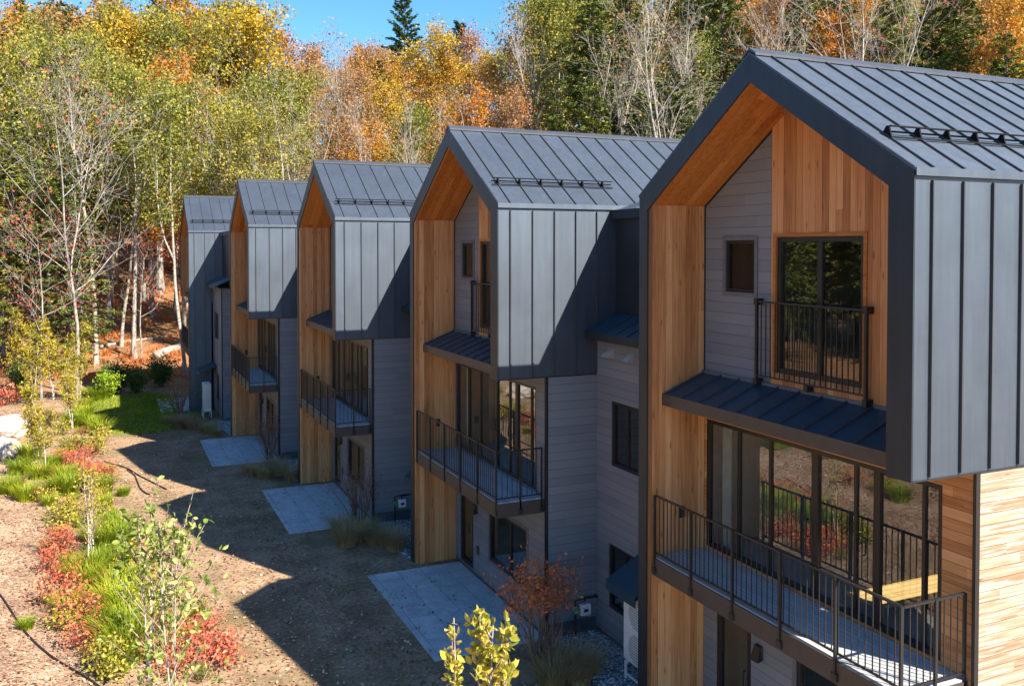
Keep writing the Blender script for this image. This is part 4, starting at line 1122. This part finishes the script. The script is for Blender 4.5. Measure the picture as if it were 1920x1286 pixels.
_pr = random.Random(4)
PLN = {'fern': ('fern_clump', 'fern'), 'grass': ('dry_grass_tuft', 'grass tuft'), 'red': ('red_shrub', 'shrub'), 'olive': ('olive_shrub', 'shrub'), 'dark': ('evergreen_bush', 'bush'), 'lime': ('lime_green_bush', 'bush'), 'rustshrub': ('twiggy_shrub', 'shrub'), 'sap': ('birch_sapling', 'sapling')}
def plant(kind, u, v, label, group, s=1.0, i=None, loc=None):
    ks = sorted(k for k in KIND if k.rstrip('0123456789') == kind); kk = KIND[ks[(i if i is not None else _pr.randrange(9)) % len(ks)]]
    p = loc or on_ground(u, v); nm, cat = PLN[kind]
    if kk[0] is None:
        o = mesh_obj(nm, kk[1]); o.location = p; o.rotation_euler.z = _pr.uniform(0, 6.28)
    else:
        o = empty(nm, p, _pr.uniform(0, 6.28))
        for me in kk:
            mesh_obj({'stems': 'stem', 'stem': 'stem', 'twigs': 'twig', 'leaves': 'foliage', 'foliage': 'foliage'}[me.name.split('.')[0]], me, o)
    o.scale = (s,) * 3; tag(o, label, cat, group); return o

FERNS = [(75, 897), (20, 925), (50, 938), (57, 862), (37, 890), (98, 880), (155, 785), (175, 802), (190, 815), (160, 765), (188, 750), (205, 742), (135, 925), (190, 925), (105, 925), (145, 800),
         (217, 1005), (228, 1025), (200, 1030), (163, 1095), (190, 1072), (214, 1110), (150, 1075), (217, 1148), (249, 1148), (211, 1200), (244, 1220), (225, 1250), (235, 1180), (120, 900), (165, 745)]
for k, (u, v) in enumerate(FERNS):
    plant('fern', u, v, 'bright green feathery fern clump in the planting bed opposite the patios', 'green fern clumps along the planting bed', _pr.uniform(.95, 1.45))
REDS = [(116, 1022), (122, 1055), (103, 1072), (125, 1093), (141, 1140), (116, 1132), (163, 1213), (179, 1235), (152, 1172), (298, 1240), (388, 1186), (401, 1254), (352, 1199), (406, 1235), (325, 1262),
        (140, 879), (175, 892), (150, 842), (120, 873), (170, 900), (105, 1040), (372, 1225), (185, 905), (160, 870)]
for u, v in REDS:
    plant('red', u, v, 'low red and orange leaved shrub among the ferns of the planting bed', 'red shrubs along the planting bed', _pr.uniform(.8, 1.25))
plant('red', 8, 760, 'orange-red bush at the left picture edge above the boulders', None, 2.2, 1)
OLIVES = [(140, 852), (120, 815), (175, 852), (82, 942), (170, 927), (114, 978), (114, 996), (179, 991), (184, 977), (292, 1094), (298, 1132), (320, 1175), (206, 1272), (60, 800), (95, 790), (185, 830), (130, 838), (200, 1262)]
for u, v in OLIVES:
    plant('olive', u, v, 'low olive and yellow leaved shrub in the planting bed', 'olive shrubs along the planting bed', _pr.uniform(.8, 1.3))
_fl = random.Random(21); _path = [(265, 1275), (235, 1190), (190, 1090), (165, 1010), (150, 930), (130, 870), (150, 800)]
for k in range(64):
    a = _fl.random() * (len(_path) - 1); i_ = int(a); f_ = a - i_
    u = _path[i_][0] * (1 - f_) + _path[i_ + 1][0] * f_; v = _path[i_][1] * (1 - f_) + _path[i_ + 1][1] * f_
    u += _fl.gauss(0, 1) * (25 + (v - 800) * .14); v += _fl.uniform(-15, 15)
    kd = _fl.choice(['fern', 'fern', 'olive', 'olive', 'red']); nm = {'fern': 'bright green feathery fern clump in the planting bed opposite the patios', 'olive': 'low olive and yellow leaved shrub in the planting bed', 'red': 'low red and orange leaved shrub among the ferns of the planting bed'}[kd]
    plant(kd, u, v, nm, {'fern': 'green fern clumps along the planting bed', 'olive': 'olive shrubs along the planting bed', 'red': 'red shrubs along the planting bed'}[kd], _fl.uniform(.45, .85))
for k in range(30):      # the bed goes on past the left edge; the windows mirror it
    y_ = _fl.uniform(3, 26); x_ = _fl.uniform(-14.2, -10.2) - .127 * y_ + .6
    kd = _fl.choice(['fern', 'fern', 'olive', 'dark', 'red'])
    plant(kd, 0, 0, {'fern': 'green fern clump on the bank past the left edge', 'olive': 'olive shrub on the bank past the left edge', 'dark': 'evergreen bush on the bank past the left edge', 'red': 'red shrub on the bank past the left edge'}[kd], 'plants of the bank mirrored in the windows', _fl.uniform(.9, 1.6) * (.6 if kd == 'dark' else 1), None, Vector((x_, y_, float(terrain(x_, y_)))))
SAPS = [(70, 882, 'young white birch at left with two stems rising from ferns', 0, .95), (86, 886, 'young white birch right beside the leftmost sapling', 1, .95), (135, 806, 'young white birch by the lawn curve, thick yellow crown', 0, 1.0),
        (124, 788, 'young white birch behind the one by the lawn curve', 1, 1.05), (60, 760, 'yellow birch sapling above the boulders', 0, 1.25), (100, 750, 'yellow birch sapling between boulders and lawn curve', 0, 1.3),
        (150, 752, 'yellow birch sapling at the far end of the bed', 0, 1.25), (164, 1073, 'bare white birch stem beside the big fern clump', 2, .8), (177, 1053, 'thin bare birch stem right of the white one beside the fern', 2, .7), (282, 1250, 'thin brown leafless sapling in front of the red shrubs', 2, .85),
        (30, 735, 'yellow birch sapling by the orange-red bush', 0, 1.3)]
for u, v, lab, i, s in SAPS: plant('sap', u, v, lab, 'young birches in the planting bed', s, i)
for u, v, lab, s in [(215, 738, 'round dark evergreen bush beside the lime green one', 1.2), (256, 738, 'dark evergreen bush, middle of the three by the lawn', .95), (300, 725, 'dark evergreen bush nearest the end house', 1.15), (40, 745, 'dark green bush behind the yellow saplings', 1.3)]:
    plant('dark', u, v, lab, 'evergreen bushes at the end of the lawn', s)
plant('lime', 203, 748, 'sunlit lime green bush at the end of the lawn', None, 1.15)
plant('rustshrub', 1016, 1256, 'twiggy shrub with rust leaves at the second house patio', 'shrubs by the patios', 1.0, 0)
plant('rustshrub', 672, 992, 'nearly bare twiggy shrub at the third house patio', 'shrubs by the patios', 1.1, 1)
plant('rustshrub', 505, 862, 'nearly bare twiggy shrub at the fourth house patio', 'shrubs by the patios', 1.15, 1)
plant('rustshrub', 338, 785, 'nearly bare twiggy shrub at the farthest house patio', 'shrubs by the patios', 1.1, 1)
for where, pts in (('second', [(1052, 1262), (1085, 1282), (1035, 1285), (1100, 1262)]), ('third', [(640, 1000), (668, 1012), (700, 1018), (725, 1020), (650, 1022), (690, 1000), (740, 1030)]),
                   ('fourth', [(470, 890), (495, 897), (525, 890), (510, 880), (545, 900)]), ('farthest', [(318, 795), (340, 802), (362, 805), (385, 812), (405, 818), (350, 792)])):
    for u, v in pts: plant('grass', u, v, 'dry tan grass tuft beside the %s house patio' % where, 'dry grass tufts by the %s patio' % where, _pr.uniform(.85, 1.2))

def near_sapling(name, label, base, H, lean, tops, n, size, lmat, seed, spread, leafz):
    rng = np.random.default_rng(seed); e = empty(name, (base[0], base[1], 0)); tag(e, label, 'sapling')
    A = []; tw = []; st = []
    for tx, ty in tops:
        k = 14; t = np.linspace(0, 1, k); pts = np.c_[tx * t ** 1.5, ty * t ** 1.5, t * H - .05] + np.cumsum(rng.normal(size=(k, 3)) * [.012, .012, 0], 0)
        st.append((pts, np.linspace(.024, .004, k)))
        for b in range(spread[1]):
            zf = rng.uniform(leafz, .97); p = np.array([np.interp(zf * H, pts[:, 2], pts[:, j]) for j in range(3)]); az = rng.uniform(0, 6.28)
            q, r = limb(rng, p, (math.cos(az), math.sin(az), 1.2), spread[0] * (1.25 - zf) * rng.uniform(.5, 1.2) * 2.2, .006, 6, .08, .1, .3); tw.append((q, r))
            for a_, b_ in zip(q[1:-1], q[2:]): A += [(a_, (b_ - a_) / np.linalg.norm(b_ - a_)), (b_, (b_ - a_) / np.linalg.norm(b_ - a_))]
        zs = np.linspace(.93, 1, 6)
        for zf in zs: A += [(np.array([np.interp(zf * H, pts[:, 2], pts[:, j]) for j in range(3)]), np.array([rng.normal() * .5, rng.normal() * .5, .8]))] * 2
    V, Q = tubes_np(st, 7); mesh_obj('stem', np_mesh('stem', V, Q, M['bark_pale']), e)
    V, Q = tubes_np(tw, 4); mesh_obj('twig', np_mesh('twig', V, Q, M['twig_pink']), e)
    V, Q = leafy(seed + 1, A, n, size); me = bpy.data.meshes.new('foliage'); me.from_pydata([tuple(v) for v in V], [], Q); me.materials.append(lmat); mesh_obj('foliage', me, e)
x, y = at_depth(328, 8.2); near_sapling('young_tree', 'tall slender sapling with pale green leaves crossing the shadow edge', (x, y), 5.75, 0, [(.05, .0), (-.35, .12), (-.15, -.1)], 1050, .07, LM['sapling'], 31, (.66, 26), .60)
x, y = at_depth(864, 5.6); near_sapling('young_tree', 'bright yellow sapling tops at the bottom of the picture', (x, y), 5.93, 0, [(-.15, .05), (.10, -.04), (.15, -.1), (.31, -.15)], 720, .066, LM['yellowtop'], 33, (.20, 22), .84)

# ------------------------------------------------------------------ leaf litter, lawn grass, stones, logs, hoses
def litter():
    rng = np.random.default_rng(8); n = 60000
    y = 4 + 48 * rng.uniform(0, 1, n) ** 1.5; q = rng.uniform(-15, 0.9, n); x = q - .127 * y
    dens = np.where(q < -7.5, 1.0, np.where(q < -1.4, .75, .16)); keep = rng.uniform(0, 1, n) < dens; x, y = x[keep], y[keep]; n = len(x)
    P = np.c_[x, y, terrain(x, y) + .02 + rng.uniform(0, .02, n)]
    a = rng.normal(size=(n, 3)) * [1, 1, .35]; a /= np.linalg.norm(a, axis=1)[:, None]; b = np.cross(a, [0, 0, 1.]) + rng.normal(size=(n, 3)) * .25; b /= np.linalg.norm(b, axis=1)[:, None]
    s = .068 * rng.uniform(.35, 1.5, n)[:, None]
    V = np.stack([P - a * s * .5, P + b * s * .36, P + a * s * .5, P - b * s * .36], 1).reshape(-1, 3)
    lm = leaf_mat('fallen leaves', [(0.09, 0.05, 0.03), (0.27, 0.13, 0.07), (0.46, 0.26, 0.15), (0.68, 0.52, 0.38)], .15, False)
    tag(mesh_obj('fallen_leaves', np_mesh('fallen_leaves', V, np.arange(4 * n).reshape(n, 4), lm)), 'fallen brown and red leaves scattered over the soil', 'leaves', kind='stuff')
    m = 2600; a_ = rng.uniform(0, 6.28, m); r = 3.6 * np.sqrt(rng.uniform(0, 1, m)); x = -7.0 + r * np.cos(a_); y = 41 + r * 1.6 * np.sin(a_)
    keep = x < -5.2; x, y = x[keep], y[keep]
    vb, qb = blades(9, 14, .11, .16, .6, .012, 2); V = []; Q = []; k = 0
    for xx, yy in zip(x, y):
        V.append(vb * rng.uniform(.7, 1.4) + [xx, yy, float(terrain(xx, yy))]); Q.append(qb + k); k += len(vb)
    tag(mesh_obj('lawn_grass', np_mesh('lawn_grass', np.concatenate(V), np.concatenate(Q), LM['fern'])), 'short green lawn grass at the far end by the end house', 'grass', kind='stuff')
    # ferns and saplings of the woodland floor, one mass
    m = 420; V = []; Q = []; k = 0; vb, qb = blades(10, 40, .5, .5, 1.0, .03, 2)
    for _ in range(m):
        u = rng.uniform(-20, 360); d = rng.uniform(54, 95); xx, yy = at_depth(u, d)
        V.append(vb * rng.uniform(.6, 1.5) + [xx, yy, float(terrain(xx, yy))]); Q.append(qb + k); k += len(vb)
    tag(mesh_obj('woodland_ferns', np_mesh('woodland_ferns', np.concatenate(V), np.concatenate(Q), LM['rustleaf'])), 'orange dying ferns covering the woodland floor', 'ferns', kind='stuff')
litter()

def boulder(label, u, v, sx, sy, sz, seed):
    bm = bmesh.new(); bmesh.ops.create_icosphere(bm, subdivisions=4, radius=1); rnd = random.Random(seed)
    from mathutils import noise
    off = Vector((seed * 3.1, seed * 1.7, 0))
    for v_ in bm.verts:
        n = v_.co.copy(); h = noise.fractal(n * 1.1 + off, 1, 2, 4) * .32 + (abs(noise.noise(n * 2.2 + off)) * -.2)
        v_.co = n * (1 + h); v_.co.x *= sx; v_.co.y *= sy; v_.co.z *= sz
    me = bpy.data.meshes.new('boulder'); bm.to_mesh(me); bm.free(); me.materials.append(M['rock'])
    o = mesh_obj('boulder', me); p = on_ground(u, v); o.location = (p.x, p.y, p.z + sz * .3); o.rotation_euler.z = seed; tag(o, label, 'boulder', 'granite boulders at the left edge')
boulder('pale granite boulder at the left edge, upper of the pair', 12, 815, 1.1, .8, .6, 1)
boulder('pale granite boulder at the left edge, lower of the pair', 10, 852, .9, .7, .5, 2)

def line_thing(name, label, cat, pix, r, mat, z=.03):
    pts = [on_ground(u, v) + Vector((0, 0, z)) for u, v in pix]
    out = []
    for i in range(len(pts) - 1):
        p0 = pts[max(i - 1, 0)]; p1 = pts[i]; p2 = pts[i + 1]; p3 = pts[min(i + 2, len(pts) - 1)]
        for k in range(6):
            t = k / 6; out.append(.5 * ((2 * p1) + (p2 - p0) * t + (2 * p0 - 5 * p1 + 4 * p2 - p3) * t * t + (3 * p1 - p0 - 3 * p2 + p3) * t ** 3))
    out.append(pts[-1])
    for p in out: p.z = float(terrain(p.x, p.y)) + z
    m = MB(); m.tube(out, r, 8); tag(m.build(name, mat, None, smooth_=True), label, cat)
line_thing('irrigation_hose', 'thin black hose lying across the mulch at lower left', 'hose', [(-20, 1095), (10, 1130), (50, 1190), (100, 1235), (165, 1275), (200, 1300)], .018, M['black'])
line_thing('cable', 'looped dark cable lying on the sunlit soil', 'cable', [(312, 919), (285, 905), (262, 893), (240, 880), (215, 872), (195, 866)], .02, M['black'])
line_thing('cable', 'dark cable curling beside the looped one on the soil', 'cable', [(238, 882), (252, 892), (258, 905), (264, 918), (278, 928), (292, 927)], .02, M['black'])
def log(label, a, b, r):
    p = on_ground(*a); q = on_ground(*b); m = MB(); p.z += r * .7; q.z += r * .7; mid = (p + q) / 2; mid.z = (p.z + q.z) / 2 + .05
    m.tube([p, mid, q], [r, r * .95, r * .75], 9); tag(m.build('fallen_log', M['bark_pale'], None, smooth_=True), label, 'log', 'fallen logs at the woodland edge')
log('pale fallen log on the bank left of the end house', (292, 672), (352, 653), .30)
log('thin fallen branch lying on the orange woodland floor', (170, 655), (320, 632), .12)
